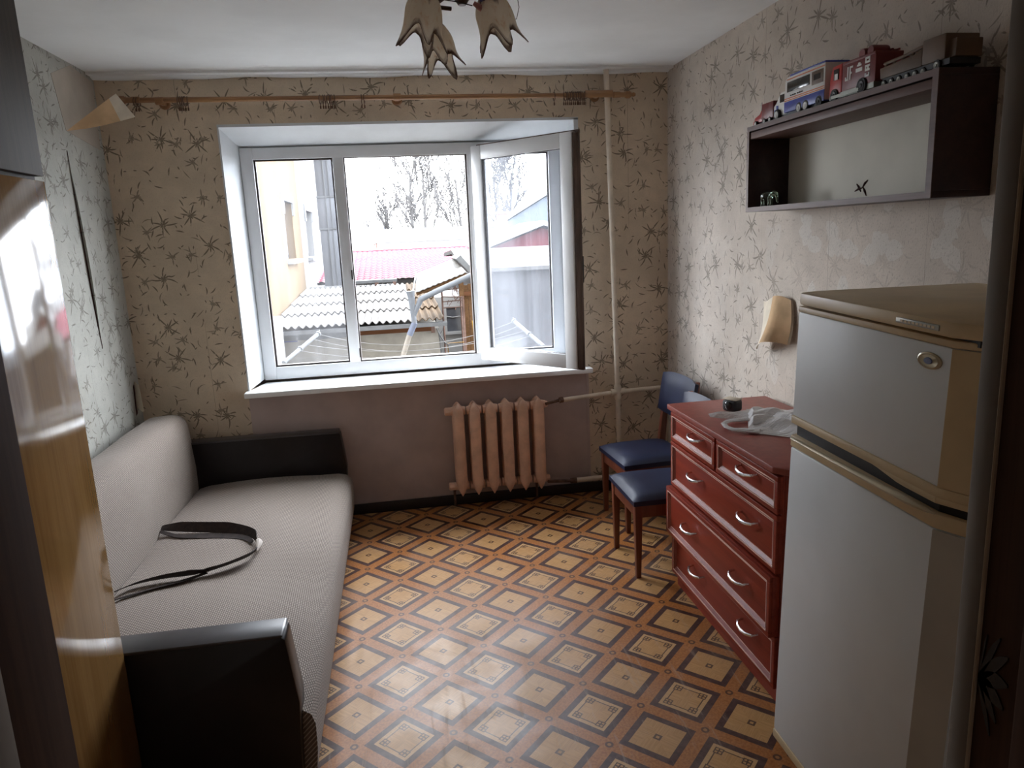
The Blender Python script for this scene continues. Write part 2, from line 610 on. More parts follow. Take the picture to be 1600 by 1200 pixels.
# skirting
struct(MB().box(0, RW, -.018, 0, 0, .068).build('baseboard_back', m_base, bevel=.004))
struct(MB().box(0, .016, RY, -.018, 0, .068).build('baseboard_left', m_base, bevel=.004))
struct(MB().box(RW - .016, RW, RY, -.018, 0, .068).build('baseboard_right', m_base, bevel=.004))

# wall behind the photographer's doorway, hall beyond
DX0, DX1 = 1.27, 2.108
wf = MB()
wf.box(-.15, DX0 - .03, RY - .12, RY, 0, RH).box(DX1 + .03, RW + .15, RY - .12, RY, 0, RH).box(DX0 - .03, DX1 + .03, RY - .12, RY, 2.08, RH)
struct(wf.build('wall_front', m_hall))
hb = MB()
hb.box(-.15, -.05, RY - 1.6, RY - .12, 0, RH).box(RW + .05, RW + .15, RY - 1.6, RY - .12, 0, RH).box(-.15, RW + .15, RY - 1.7, RY - 1.6, 0, RH)
struct(hb.build('wall_hall', m_hall))
door = group_empty('door_1', (DX0, RY, 0))
og = (DX0, RY, 0)
struct(MB().box(DX0 - .03, DX0, RY - .13, RY, 0, 2.05).build('left_jamb', m_jamb, door, origin=og, bevel=.003))
struct(MB().box(DX0 - .012, DX0 + .004, RY - .135, RY - .086, 0, 2.05).build('left_stop', m_jamb2, door, origin=og, bevel=.003))
struct(MB().box(DX1, DX1 + .03, RY - .026, RY, 0, 2.05).build('right_casing', m_jamb2, door, origin=og, bevel=.003))
struct(MB().box(DX1 + .003, DX1 + .03, RY - .074, RY - .026, 0, 2.05).build('right_jamb', m_jamb, door, origin=og))
struct(MB().box(DX1, DX1 + .03, RY - .13, RY - .074, 0, 2.05).build('right_stop', m_jamb, door, origin=og, bevel=.004))
struct(MB().tube([(DX1 + .003, RY - .026, .0), (DX1 + .003, RY - .026, 2.05)], .0026, 8).build('right_bead', m_bead, door, origin=og))
struct(MB().box(DX0 - .03, DX1 + .03, RY - .13, RY, 2.05, 2.08).build('head_jamb', m_jamb, door, origin=og, bevel=.003))
fr = MB()
for k, (a, L) in enumerate(((100, .055), (72, .062), (46, .062), (18, .055), (-10, .05), (-38, .045), (-66, .05))):
    a = rad(a)
    pts = []
    for i in range(7):
        q = i/6
        pts.append((RY - .030 - min(.04, .0385*L/.06*q*abs(cos(a*.8)))*1., 1.288 + L*q*sin(a) - .006*q*q))
    w = [.0006 + .0085*sin(pi*min(1, (i + .6)/6.8)) for i in range(7)]
    poly = [(y, z + w[i]) for i, (y, z) in enumerate(pts)] + [(y, z - w[i]) for i, (y, z) in reversed(list(enumerate(pts)))]
    fr.prism(poly, DX1 + .0018, DX1 + .0032, 'x')
struct(fr.build('painted_palm', m_base, door, origin=og))

# ------------------------------------------------------------------ torn wallpaper
def flap(name, fn, nu, nv, mat, parent):
    return struct(MB().grid(fn, nu, nv).build(name, mat, parent, smooth=True))

def flapL(u, v):
    a = Vector((.002, -.47, 2.345))
    p, q = Vector((.20, -.29, 2.552)), Vector((.283, -.30, 2.432))
    e = p.lerp(q, v)
    w = a.lerp(e, u)
    w += Vector((.04, .0, .03))*sin(pi*u)*(.6 - v)
    return w
fl = MB().grid(lambda u, v: flapL(u*.80 + .0, v), 10, 6)
fl.build('peeling_paper', m_backpaper, wall_left, smooth=True)
fl = MB().grid(lambda u, v: flapL(.80 + u*.20, v), 4, 6)
fl.build('peeling_paper_tip', m_backpale, wall_left, smooth=True)
# bare patch left behind the flap
m_bare = plain('bare_glue_wall', (.42, .37, .31), .9, var=.12, scale=3, bump=.2)
b = MB().prism([(-.475, 2.345), (-.05, 2.30), (-.02, 2.66), (-.30, 2.69), (-.55, 2.60)], .0005, .0022, 'x')
b.build('bare_patch', m_bare, wall_left)
# long slit in the left wall paper, edges curling out
pts = [(-.505, 2.247), (-.497, 2.05), (-.485, 1.80), (-.475, 1.55), (-.465, 1.38), (-.452, 1.239)]
wd = [.001, .004, .007, .009, .006, .001]
poly = [(y - w, z) for (y, z), w in zip(pts, wd)] + [(y + w, z) for (y, z), w in reversed(list(zip(pts, wd)))]
MB().prism(poly, .0004, .0030, 'x').build('paper_slit', m_slit, wall_left)
b = MB().grid(lambda u, v: (.001 + .018*sin(pi*v)*u, -.452 - .053*v - .004 - .012*u*sin(pi*v), 1.25 + .99*v), 3, 14)
b.build('slit_edge', m_paper_left, wall_left, smooth=True)
# loosened piece in the corner above the sofa
b = MB().grid(lambda u, v: (.002 + .05*u*(1 - .3*v), -.10 - .03*u + .02*v, .82 + .16*v + .01*sin(6*u)), 4, 6)
b.build('corner_paper_strip', m_backpale, wall_left, smooth=True)
b = MB().prism([(-.115, .79), (-.10, .96), (-.085, .97), (-.09, .80)], .0004, .003, 'x')
b.build('corner_paper_gap', m_slit, wall_left)
# right wall flap beside the refrigerator
def flapR(u, v):
    z = 1.39 - .20*v - .03*v*u
    y = -1.56 + .25*u - .02*sin(3*v)
    x = RW - .002 - .10*sin(min(1, (1 - abs(u - .45)*1.3))*pi/2)*(.35 + .65*v)*(.3 + .7*min(1, u*3))
    return (x, y, z + .02*sin(u*5))
b = MB().grid(flapR, 12, 8)
b.build('peeling_paper', m_backpale, wall_right, smooth=True)
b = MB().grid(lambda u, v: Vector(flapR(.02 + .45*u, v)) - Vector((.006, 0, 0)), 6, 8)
b.build('peeling_paper_shade_side', m_backpaper, wall_right, smooth=True)  # browner copy over the side away from the window, shade put into colour

# ------------------------------------------------------------------ window
win = group_empty('window_1', (IX0, FY, IZ0))
og = (IX0, FY, IZ0)
Y0, Y1 = FY, FY + .07
pvc = MB()
def frame_rect(mb, x0, x1, z0, z1, l, r_, bt, tp, ya, yb):
    mb.box(x0, x0 + l, ya, yb, z0, z1).box(x1 - r_, x1, ya, yb, z0, z1)
    mb.box(x0 + l, x1 - r_, ya, yb, z0, z0 + bt).box(x0 + l, x1 - r_, ya, yb, z1 - tp, z1)
frame_rect(pvc, IX0 - .015, IX1 + .015, IZ0 - .015, IZ1 + .015, .075, .075, .080, .070, Y0, Y1)
struct(pvc.build('frame', m_pvc, win, origin=og, bevel=.004))
for x in (1.2355, 2.0765):
    struct(MB().box(x, x + .068, Y0 + .001, Y1, IZ0 + .06, IZ1 - .05).build('mullion', m_pvc, win, origin=og, bevel=.004))
for x0, x1 in ((.762, 1.236), (2.145, 2.612)):
    bd = MB()
    frame_rect(bd, x0 - .004, x1 + .004, .958, 2.262, .014, .014, .014, .014, Y0 + .016, Y0 + .032)
    struct(bd.build('gasket', m_gask, win, origin=og))
    struct(MB().box(x0, x1, Y0 + .026, Y0 + .038, .96, 2.26).build('pane', m_glass, win, origin=og))
# dark seals round the open middle light
bd = MB()
frame_rect(bd, 1.301, 2.079, .958, 2.268, .010, .012, .012, .012, Y0 + .008, Y1 - .004)
struct(bd.build('opening_seal', m_gask, win, origin=og))
struct(MB().box(1.292, 1.301, Y0 - .003, Y0 + .001, 1.50, 1.56).build('lock_keep', m_gask, win, origin=og))
struct(MB().box(1.300, 1.304, Y0 - .004, Y0 + .004, .99, 1.05).build('lock_keep', m_gask, win, origin=og))
# inner sill board and outer flashing
sl = MB().prism([(.612, -.085), (2.792, -.085), (2.792, -.0), (2.731, .0), (2.69, FY + .002), (.69, FY + .002), (.63, 0), (.612, 0)], WZ0 - .032, WZ0, 'z')
struct(sl.build('sill', m_sill, win, origin=og, bevel=.005))
m_flash = plain('dirty_flashing', (.42, .38, .34), .6, var=.25, scale=25)
struct(MB().box(.60, 2.78, Y1, .56, IZ0 + .005, IZ0 + .035).build('outer_sill', m_flash, win, origin=og))
# the opened sash, hinged on the second mullion, outer face to the room
SW, SH = .80, 1.385
ang = rad(-49.5)
sash = group_empty('sash', (0, 0, 0))
sash.parent = win
sash.location = (2.102 - og[0], .222 - og[1], .918 - og[2])
sash.rotation_euler = (0, 0, ang)
fm = MB()
frame_rect(fm, .004, SW - .012, .006, SH - .006, .082, .082, .085, .085, -.004, .05)
struct(fm.build('sash_frame', m_pvc, sash, bevel=.004))
fm = MB()
frame_rect(fm, .072, SW - .082, .078, SH - .078, .016, .016, .016, .016, .006, .03)
struct(fm.build('sash_gasket', m_gask, sash))
fm = MB()
frame_rect(fm, -.002, SW, -.008, SH + .008, .02, .022, .014, .014, .05, .070)
fm.box(SW - .014, SW - .001, .006, .05, .01, SH - .01)
struct(fm.build('sash_rim', m_gbrown, sash, bevel=.002))
fm = MB().box(SW - .012, SW - .006, .012, .02, .03, SH - .03).box(SW - .012, SW - .006, .032, .04, .03, SH - .03)
struct(fm.build('lock_strip', m_gask, sash))
struct(MB().box(.076, SW - .086, .014, .026, .084, SH - .084).build('sash_pane', m_sglass, sash))
hd = MB().box(SW - .05, SW - .02, .070, .080, .62, .70).box(SW - .042, SW - .028, .08, .11, .645, .675).box(SW - .044, SW - .026, .105, .118, .52, .675)
struct(hd.build('sash_handle', m_black, sash, bevel=.003))

# ------------------------------------------------------------------ curtain rod and rings
RZ, RYY = 2.545, -.10
rod = thing('curtain_rod', 'long brown wooden curtain rod above the window, on wooden brackets', 'curtain rod', (1.62, 0, RZ))
og = (1.62, 0, RZ)
MB().tube(line((.16, RYY, RZ + .006), (3.05, RYY, RZ - .008), 8), .0145, 12).build('rod', m_rodwood, rod, origin=og, smooth=True)
for x in (.36, 1.657, 2.86):
    wdt = .085 if x > 2.5 else .022
    br = MB().tube([(x - wdt, RYY, RZ), (x + wdt, RYY, RZ)], .021, 12).box(x - .012, x + .012, RYY, -.0, RZ - .012, RZ + .012)
    br.lathe([(.0, 0), (.03, 0), (.032, .006), (.026, .014), (0, .016)], 14, Matrix.Translation((x, -.0, RZ)) @ Matrix.Rotation(rad(90), 4, 'X'))
    br.build('bracket', m_rodwood, rod, origin=og, bevel=.002)
for x, s in ((3.05, 1), (.16, -1)):
    M = Matrix.Translation((x, RYY, RZ - .008*s)) @ Matrix.Rotation(rad(90*s), 4, 'Y')
    MB().lathe([(.0145, -.10), (.018, -.098), (.018, -.06), (.014, -.05), (.014, -.03), (.021, -.02), (.023, 0), (.016, .012), (.010, .018), (.014, .026), (.010, .038), (0, .042)], 14, M).build('finial', m_rodwood, rod, origin=og, smooth=True)
def torus(R, r, n=18, k=6):
    mb = MB()
    vs, fs = [], []
    for i in range(n):
        a = 2*pi*i/n
        for j in range(k):
            c = 2*pi*j/k
            q = R + r*cos(c)
            vs.append((r*sin(c), q*cos(a), q*sin(a)))
    for i in range(n):
        for j in range(k):
            fs.append((i*k + j, ((i + 1) % n)*k + j, ((i + 1) % n)*k + (j + 1) % k, i*k + (j + 1) % k))
    return mb.add(vs, fs)
ring0 = None
def place_ring(x, label):
    global ring0
    if ring0 is None:
        mb = torus(.0245, .0028)
        mb.tube([(0, 0, -.0265), (.0, .0, -.036)], .0022, 6).box(-.004, .004, -.003, .003, -.05, -.034)
        o = mb.build('curtain_ring', m_ring, None, smooth=True)
        ring0 = o
    else:
        o = ring0.copy()
        COL.objects.link(o)
    o.location = (x, RYY, RZ - .008 - .0055*(x - 1.6)/1.45)
    o.rotation_euler = (0, 0, random.uniform(-.25, .25))
    tag(o, label, 'curtain ring', 'curtain rings on the rod')
ORD = ('first', 'second', 'third', 'fourth', 'fifth', 'sixth', 'seventh', 'eighth', 'ninth', 'tenth', 'eleventh', 'twelfth')
for i in range(7):
    place_ring(.235 + .012*i + random.uniform(-.003, .003) + (0 if i < 2 else .20), ORD[i] + ' thin curtain ring from the left rod end, above the sofa')
for i in range(9):
    place_ring(1.225 + .013*i + (.14 if i > 6 else 0) + random.uniform(-.003, .003), ORD[i] + ' thin curtain ring, from the left, of the group left of the middle bracket')
place_ring(2.585, 'single dark curtain ring hanging apart, left of the right-hand ring cluster')
for i in range(12):
    place_ring(2.645 + .0115*i + random.uniform(-.002, .002), ORD[i] + ' thin curtain ring, from the left, in the tight cluster at the right bracket')

# ------------------------------------------------------------------ heating pipes and radiator
riser = thing('heating_riser', 'cream painted heating riser with side branches, right of the window', 'pipe', (2.96, -.06, 0))
og = (2.96, -.06, 0)
MB().tube([(2.972, -.06, 0), (2.962, -.06, .69), (2.942, -.06, 1.7), (2.920, -.06, 2.70)], .0165, 12).build('riser_pipe', m_pipe, riser, origin=og, smooth=True)
MB().tube([(2.962, -.06, .64), (2.962, -.06, .655), (2.962, -.06, .725), (2.962, -.06, .74)], [.019, .024, .024, .019], 12).tube([(2.915, -.06, .69), (3.01, -.06, .692)], .0225, 12).build('cross_fitting', m_pipe, riser, origin=og, smooth=True)
MB().tube([(2.93, -.06, .688), (2.56, -.09, .672)], .0145, 10).build('top_branch', m_pipe, riser, origin=og, smooth=True)
MB().tube([(3.0, -.06, .692), (RW - .002, -.06, .70)], .0145, 10).build('right_branch', m_pipe, riser, origin=og, smooth=True)
MB().tube([(2.97, -.06, .112), (2.62, -.09, .118)], .016, 10).build('bottom_branch', m_pipe, riser, origin=og, smooth=True)
MB().tube([(2.66, -.09, .117), (2.62, -.09, .118), (2.618, -.09, .118), (2.46, -.12, .140)], [.019, .019, .011, .011], 8).build('rusty_joint', m_rust, riser, origin=og, smooth=True)
MB().tube([(2.585, -.087, .674), (2.56, -.09, .672), (2.558, -.09, .672), (2.462, -.125, .664)], [.0195, .0195, .010, .010], 8).build('rusty_joint', m_rust, riser, origin=og, smooth=True)

radt = thing('radiator', 'cast iron radiator of six pale sections under the window', 'radiator', (2.15, -.10, 0))
og = (2.15, -.10, 0)
prof = [(.098, .003), (.112, .010), (.135, .022), (.165, .034), (.20, .0365), (.60, .0365), (.645, .035), (.68, .028), (.70, .012), (.708, .003)]
for i in range(6):
    x = 1.896 + .1035*i
    mb = MB()
    for yc, ry in ((-.128, .026), (-.055, .026)):
        vs = []
        for z, hw in prof:
            for k in range(12):
                a = 2*pi*k/12
                ca, sa = cos(a), sin(a)
                vs.append((x + hw*math.copysign(abs(ca)**.6, ca), yc + ry*min(1, hw/.02)*math.copysign(abs(sa)**.8, sa), z))
        m = len(prof)
        mb.add(vs, [(p*12 + k, p*12 + (k + 1) % 12, (p + 1)*12 + (k + 1) % 12, (p + 1)*12 + k) for p in range(m - 1) for k in range(12)] + [tuple(range(11, -1, -1)), tuple(range((m - 1)*12, m*12))])
    mb.box(x - .006, x + .006, -.12, -.06, .16, .66)
    mb.tube([(x - .047, -.092, .655), (x - .02, -.092, .657), (x + .02, -.092, .657), (x + .047, -.092, .655)], [.027, .031, .031, .027], 12)
    mb.tube([(x - .047, -.092, .158), (x - .02, -.092, .158), (x + .02, -.092, .158), (x + .047, -.092, .158)], [.026, .030, .030, .026], 12)
    mb.build('section', m_rad, radt, origin=og, smooth=True)
for z in (.656, .158):
    MB().tube([(1.812, -.092, z), (1.818, -.092, z), (1.848, -.092, z)], [.020, .027, .027], 8).build('end_plug', m_rad, radt, origin=og, smooth=True)
    MB().tube([(2.455, -.092, z), (2.478, -.092, z)], [.025, .019], 8).build('end_plug', m_rad, radt, origin=og, smooth=True)
for x in (1.85, 2.40):
    MB().tube([(x, -.09, .128), (x, -.03, .128), (x, -.03, .0)], .008, 6).build('support', m_rust, radt, origin=og)

# ------------------------------------------------------------------ sofa
sofa = thing('sofa', 'tan woven sofa bed with dark wooden arms along the left wall', 'sofa', (.65, -1.3, 0))
og = (.65, -1.3, 0)
SY0, SY1 = -2.475, -.135
def seat_prof():
    P = [(.305, .06), (.305, .325)]
    for i in range(7):
        x = .36 + i*.11
        P.append((x, .338 + .012*sin(pi*i/6.)))
    P += [(1.13, .338), (1.175, .328), (1.205, .305), (1.215, .27), (1.213, .16), (1.205, .09), (1.19, .065)]
    return P
mb = MB()
P = seat_prof()
NS = 40
n = len(P)
vs = []
for j in range(NS + 1):
    t = j/NS
    y = SY0 + (SY1 - SY0)*t
    e = min(1, min(t, 1 - t)*NS/2.0)
    for x, z in P:
        dz = .006*sin(y*7.1 + x*3) - .010*math.exp(-((y + 1.35)/.5)**2)*max(0, 1 - abs(x - .8)/.5)
        vs.append((x, y, z + (dz if z > .2 else 0) - (1 - e)*.014*(z > .25)))
mb.add(vs, [(j*n + i, j*n + (i + 1) % n, (j + 1)*n + (i + 1) % n, (j + 1)*n + i) for j in range(NS) for i in range(n)] + [tuple(range(n - 1, -1, -1)), tuple(range(NS*n, NS*n + n))])
mb.build('seat_cushion', m_sofa, sofa, origin=og, smooth=True)
P = [(.06, .30), (.30, .30), (.300, .45), (.290, .62), (.283, .72), (.268, .765), (.24, .787), (.20, .797), (.10, .793), (.07, .775), (.06, .72)]
n = len(P)
mb = MB()
vs = []
for j in range(NS + 1):
    t = j/NS
    y = SY0 + .01 + (SY1 + .02 - SY0)*t
    e = min(1, min(t, 1 - t)*NS/2.0)
    for x, z in P:
        cx, cz = .18, .54
        k = .93 + .07*e
        vs.append((cx + (x - cx)*k + .004*sin(y*6 + z*5), y, cz + (z - cz)*k + .004*sin(y*9)))
mb.add(vs, [(j*n + i, j*n + (i + 1) % n, (j + 1)*n + (i + 1) % n, (j + 1)*n + i) for j in range(NS) for i in range(n)] + [tuple(range(n - 1, -1, -1)), tuple(range(NS*n, NS*n + n))])
mb.build('back_cushion', m_sofa, sofa, origin=og, smooth=True)
MB().box(.10, 1.14, SY0 + .01, SY1 - .01, .0, .075).build('base', m_arm, sofa, origin=og, bevel=.004)
for y0, y1, lab in ((-.128, -.030, None), (-2.518, -2.412, None)):
    pr = [(.08, .012), (1.145, .012), (1.165, .06), (1.182, .36), (1.160, .575), (1.145, .588), (.08, .594)]
    a = MB().prism(pr, y0, y1, 'y').build('arm', m_arm, sofa, origin=og, bevel=.006)
    MB().prism([(.078, .590), (1.145, .5835), (1.156, .588), (1.150, .593), (.078, .600)], y0 - .001, y1 + .001, 'y').build('arm_top', m_armtop, a, origin=og, bevel=.002)
    for xf in (.12, 1.08):
        MB().box(xf, xf + .04, y0 + .03, y1 - .03, 0, .014).build('foot', m_black, a, origin=og)

# strap lying on the seat
st = thing('strap', 'dark brown cloth strap lying in a loop on the sofa seat', 'strap', (.6, -1.2, .345))
og = (.6, -1.2, .345)
def ribbon(pts, widths, tilt, mat, name, thick=.0035):
    """a band following pts; tilt 0 = lying flat, 1 = standing on edge"""
    mb = MB()
    C_ = []
    N = 44
    P_ = [Vector(p) for p in pts]
    def at(t):
        f = t*(len(P_) - 1)
        i = min(int(f), len(P_) - 2)
        f -= i
        p0, p1, p2, p3 = P_[max(i - 1, 0)], P_[i], P_[i + 1], P_[min(i + 2, len(P_) - 1)]
        return .5*((2*p1) + (p2 - p0)*f + (2*p0 - 5*p1 + 4*p2 - p3)*f*f + (3*p1 - p0 - 3*p2 + p3)*f**3)
    def val(L, t):
        f = t*(len(L) - 1)
        i = min(int(f), len(L) - 2)
        return L[i] + (L[i + 1] - L[i])*(f - i)
    vs = []
    for j in range(N + 1):
        t = j/N
        p = at(t)
        d = (at(min(1, t + .01)) - at(max(0, t - .01))).normalized()
        side = Vector((-d.y, d.x, 0)).normalized()
        ti = val(tilt, t)*pi/2
        w = val(widths, t)*1.4
        ax = side*cos(ti) + Vector((0, 0, 1))*sin(ti)
        nr = d.cross(ax).normalized()
        c0 = p + Vector((0, 0, w*.5*sin(ti)))
        for sa, sb in ((-1, -1), (1, -1), (1, 1), (-1, 1)):
            vs.append(c0 + ax*(w*.5*sa) + nr*(thick*.5*sb))
    fs = [(j*4 + k, j*4 + (k + 1) % 4, (j + 1)*4 + (k + 1) % 4, (j + 1)*4 + k) for j in range(N) for k in range(4)] + [(3, 2, 1, 0), (N*4, N*4 + 1, N*4 + 2, N*4 + 3)]
    mb.add(vs, fs)
    return mb.build(name, mat, st, origin=og, smooth=60)
Z = .351
ribbon([(.300, -.868, Z), (.40, -.91, Z), (.52, -.955, Z), (.65, -1.00, Z), (.74, -1.05, Z), (.795, -1.105, Z), (.82, -1.17, Z)], [.02, .036, .038, .040, .036, .030, .016], [.3, .55, .6, .6, .5, .6, .9], m_strap, 'band')
ribbon([(.302, -.90, Z - .002), (.41, -.985, Z - .003), (.53, -1.02, Z - .003), (.66, -1.055, Z - .003), (.75, -1.10, Z - .003), (.80, -1.17, Z - .002)], [.012, .018, .03, .03, .022, .012], [.2, .1, .1, .1, .15, .4], m_strap, 'band')
ribbon([(.838, -1.275, Z), (.82, -1.345, Z), (.77, -1.40, Z), (.71, -1.44, Z), (.64, -1.465, Z)], [.014, .034, .040, .034, .016], [.7, .45, .4, .4, .6], m_strap, 'band')
ribbon([(.67, -1.455, Z), (.60, -1.48, Z), (.50, -1.487, Z), (.42, -1.50, Z), (.36, -1.525, Z), (.315, -1.56, Z)], [.014, .03, .03, .026, .02, .012], [.5, .6, .5, .4, .3, .2], m_strap, 'band')
ribbon([(.66, -1.46, Z - .003), (.58, -1.515, Z - .003), (.48, -1.555, Z - .003), (.39, -1.60, Z - .003), (.31, -1.64, Z - .003)], [.02, .024, .016, .014, .012], [.1]*5, m_strap, 'band')
kb = MB().tube([(.815, -1.165, Z + .004), (.832, -1.19, Z + .014), (.842, -1.215, Z + .016), (.843, -1.245, Z + .012), (.84, -1.285, Z + .003)], [.004, .012, .015, .012, .004], 8)
kb.build('white_knot', m_knot, st, origin=og, smooth=True)['label'] = 'frayed white thread knot'

# ------------------------------------------------------------------ wardrobe with upper cabinet
WY = -2.532
WXF = .7126
ward = thing('wardrobe', 'glossy yellow-brown lacquered wardrobe at the near end of the sofa', 'wardrobe', (.35, -3.1, 0))
og = (.35, -3.1, 0)
MB().box(.02, WXF - .02, -3.70, WY - .001, 0, 1.925).build('carcass', m_ward, ward, origin=og, bevel=.002)
MB().box(WXF - .02, WXF, -3.11, WY, .05, 1.922).build('door', m_ward, ward, origin=og, bevel=.0015)
MB().box(WXF - .02, WXF, -3.70, -3.114, .05, 1.922).build('door', m_ward, ward, origin=og, bevel=.0015)
MB().lathe([(0, 0), (.008, 0), (.008, .012), (.014, .02), (.012, .028), (0, .03)], 12, Matrix.Translation((WXF, -3.07, 1.0)) @ Matrix.Rotation(rad(90), 4, 'Y')).build('knob', m_chrome, ward, origin=og, smooth=True)
upc = thing('upper_cabinet', 'dark brown cabinet stacked on top of the glossy wardrobe', 'cabinet', (.35, -3.1, 1.925))
og = (.35, -3.1, 1.925)
MB().box(.02, WXF - .02, -3.70, WY - .002, 1.9255, 2.60).build('carcass', m_ward2, upc, origin=og, bevel=.002)
MB().box(WXF - .02, WXF + .001, -3.11, WY - .002, 1.934, 2.598).build('door', m_ward2, upc, origin=og, bevel=.002)
MB().box(WXF - .02, WXF + .001, -3.70, -3.114, 1.934, 2.598).build('door', m_ward2, upc, origin=og, bevel=.002)

# ------------------------------------------------------------------ chairs
def make_chair():
    t = thing('dining_chair', '', 'chair')
    def sfn(u, v):
        x, y = (u - .5)*.43, (v - .5)*.43
        a, c = abs(2*u - 1), abs(2*v - 1)
        puff = (1 - a**4)*(1 - c**4)
        wr = .004*sin(38*y + 6*x)*max(0, -x*4 - .35) + .003*sin(30*(x + y))*max(0, c - .7)
        return (x, y, .418 + .036*puff**.6 + wr*puff)
    mb = MB().grid(sfn, 22, 22)
    mb.box(-.213, .213, -.213, .213, .392, .4185)
    mb.build('seat', m_vinyl, t, smooth=70)
    for i, (x, y) in enumerate(((-.185, -.185), (-.185, .185))):
        mb = MB()
        for z0, z1, h0, h1 in ((0, .392, .0125, .020),):
            mb.add([(x + sx*h*1., y + sy*h, z) for z, h in ((z0, h0), (z1, h1)) for sx, sy in ((-1, -1), (1, -1), (1, 1), (-1, 1))], [(3, 2, 1, 0), (4, 5, 6, 7), (0, 1, 5, 4), (1, 2, 6, 5), (2, 3, 7, 6), (3, 0, 4, 7)])
        mb.build('leg', m_chairwood, t, bevel=.003)
    for y in (-.185, .185):
        mb = MB()
        path = [(.235, 0, .013), (.195, .30, .019), (.195, .44, .020), (.215, .62, .017), (.25, .86, .013)]
        vs = []
        for x, z, h in path:
            vs += [(x - h, y - h, z), (x + h, y - h, z), (x + h, y + h, z), (x - h, y + h, z)]
        m = len(path)
        mb.add(vs, [(i*4 + k, i*4 + (k + 1) % 4, (i + 1)*4 + (k + 1) % 4, (i + 1)*4 + k) for i in range(m - 1) for k in range(4)] + [(3, 2, 1, 0), (m*4 - 4, m*4 - 3, m*4 - 2, m*4 - 1)])
        mb.build('leg', m_chairwood, t, bevel=.003)
    ap = MB().box(-.198, -.176, -.17, .17, .325, .393).box(.178, .20, -.17, .17, .325, .393)
    ap.box(-.17, .18, -.198, -.176, .325, .393).box(-.17, .18, .176, .198, .325, .393)
    ap.build('apron', m_chairwood, t, bevel=.002)
    def bfn(u, v):
        y = (u - .5)*.43
        z = .615 + .245*v
        a, c = abs(2*u - 1), abs(2*v - 1)
        x = .208 + .036*v + .022*(1 - (2*u - 1)**2) - .018*((1 - a**6)*(1 - c**4))
        return (x, y, z - .012*(a**3)*(2*v - 1))
    mb = MB().grid(bfn, 16, 10)
    mb.build('backrest', m_vinyl, t, smooth=70, solid=.024)
    MB().box(.244, .256, -.17, .17, .68, .80).build('back_rail', m_chairwood, t, bevel=.002)
    return t
c1 = make_chair()
c1.location = (2.862, -1.110, 0)
c1.rotation_euler = (0, 0, rad(0))
tag(c1, 'dark wooden chair with blue vinyl seat, nearer one, pushed against the dresser', 'chair', 'blue vinyl chairs')
c2 = copy_tree(c1)
c2.location = (2.975, -.545, 0)
c2.rotation_euler = (0, 0, rad(4))
tag(c2, 'dark wooden chair with blue vinyl seat and back, farther one, in the room corner', 'chair', 'blue vinyl chairs')

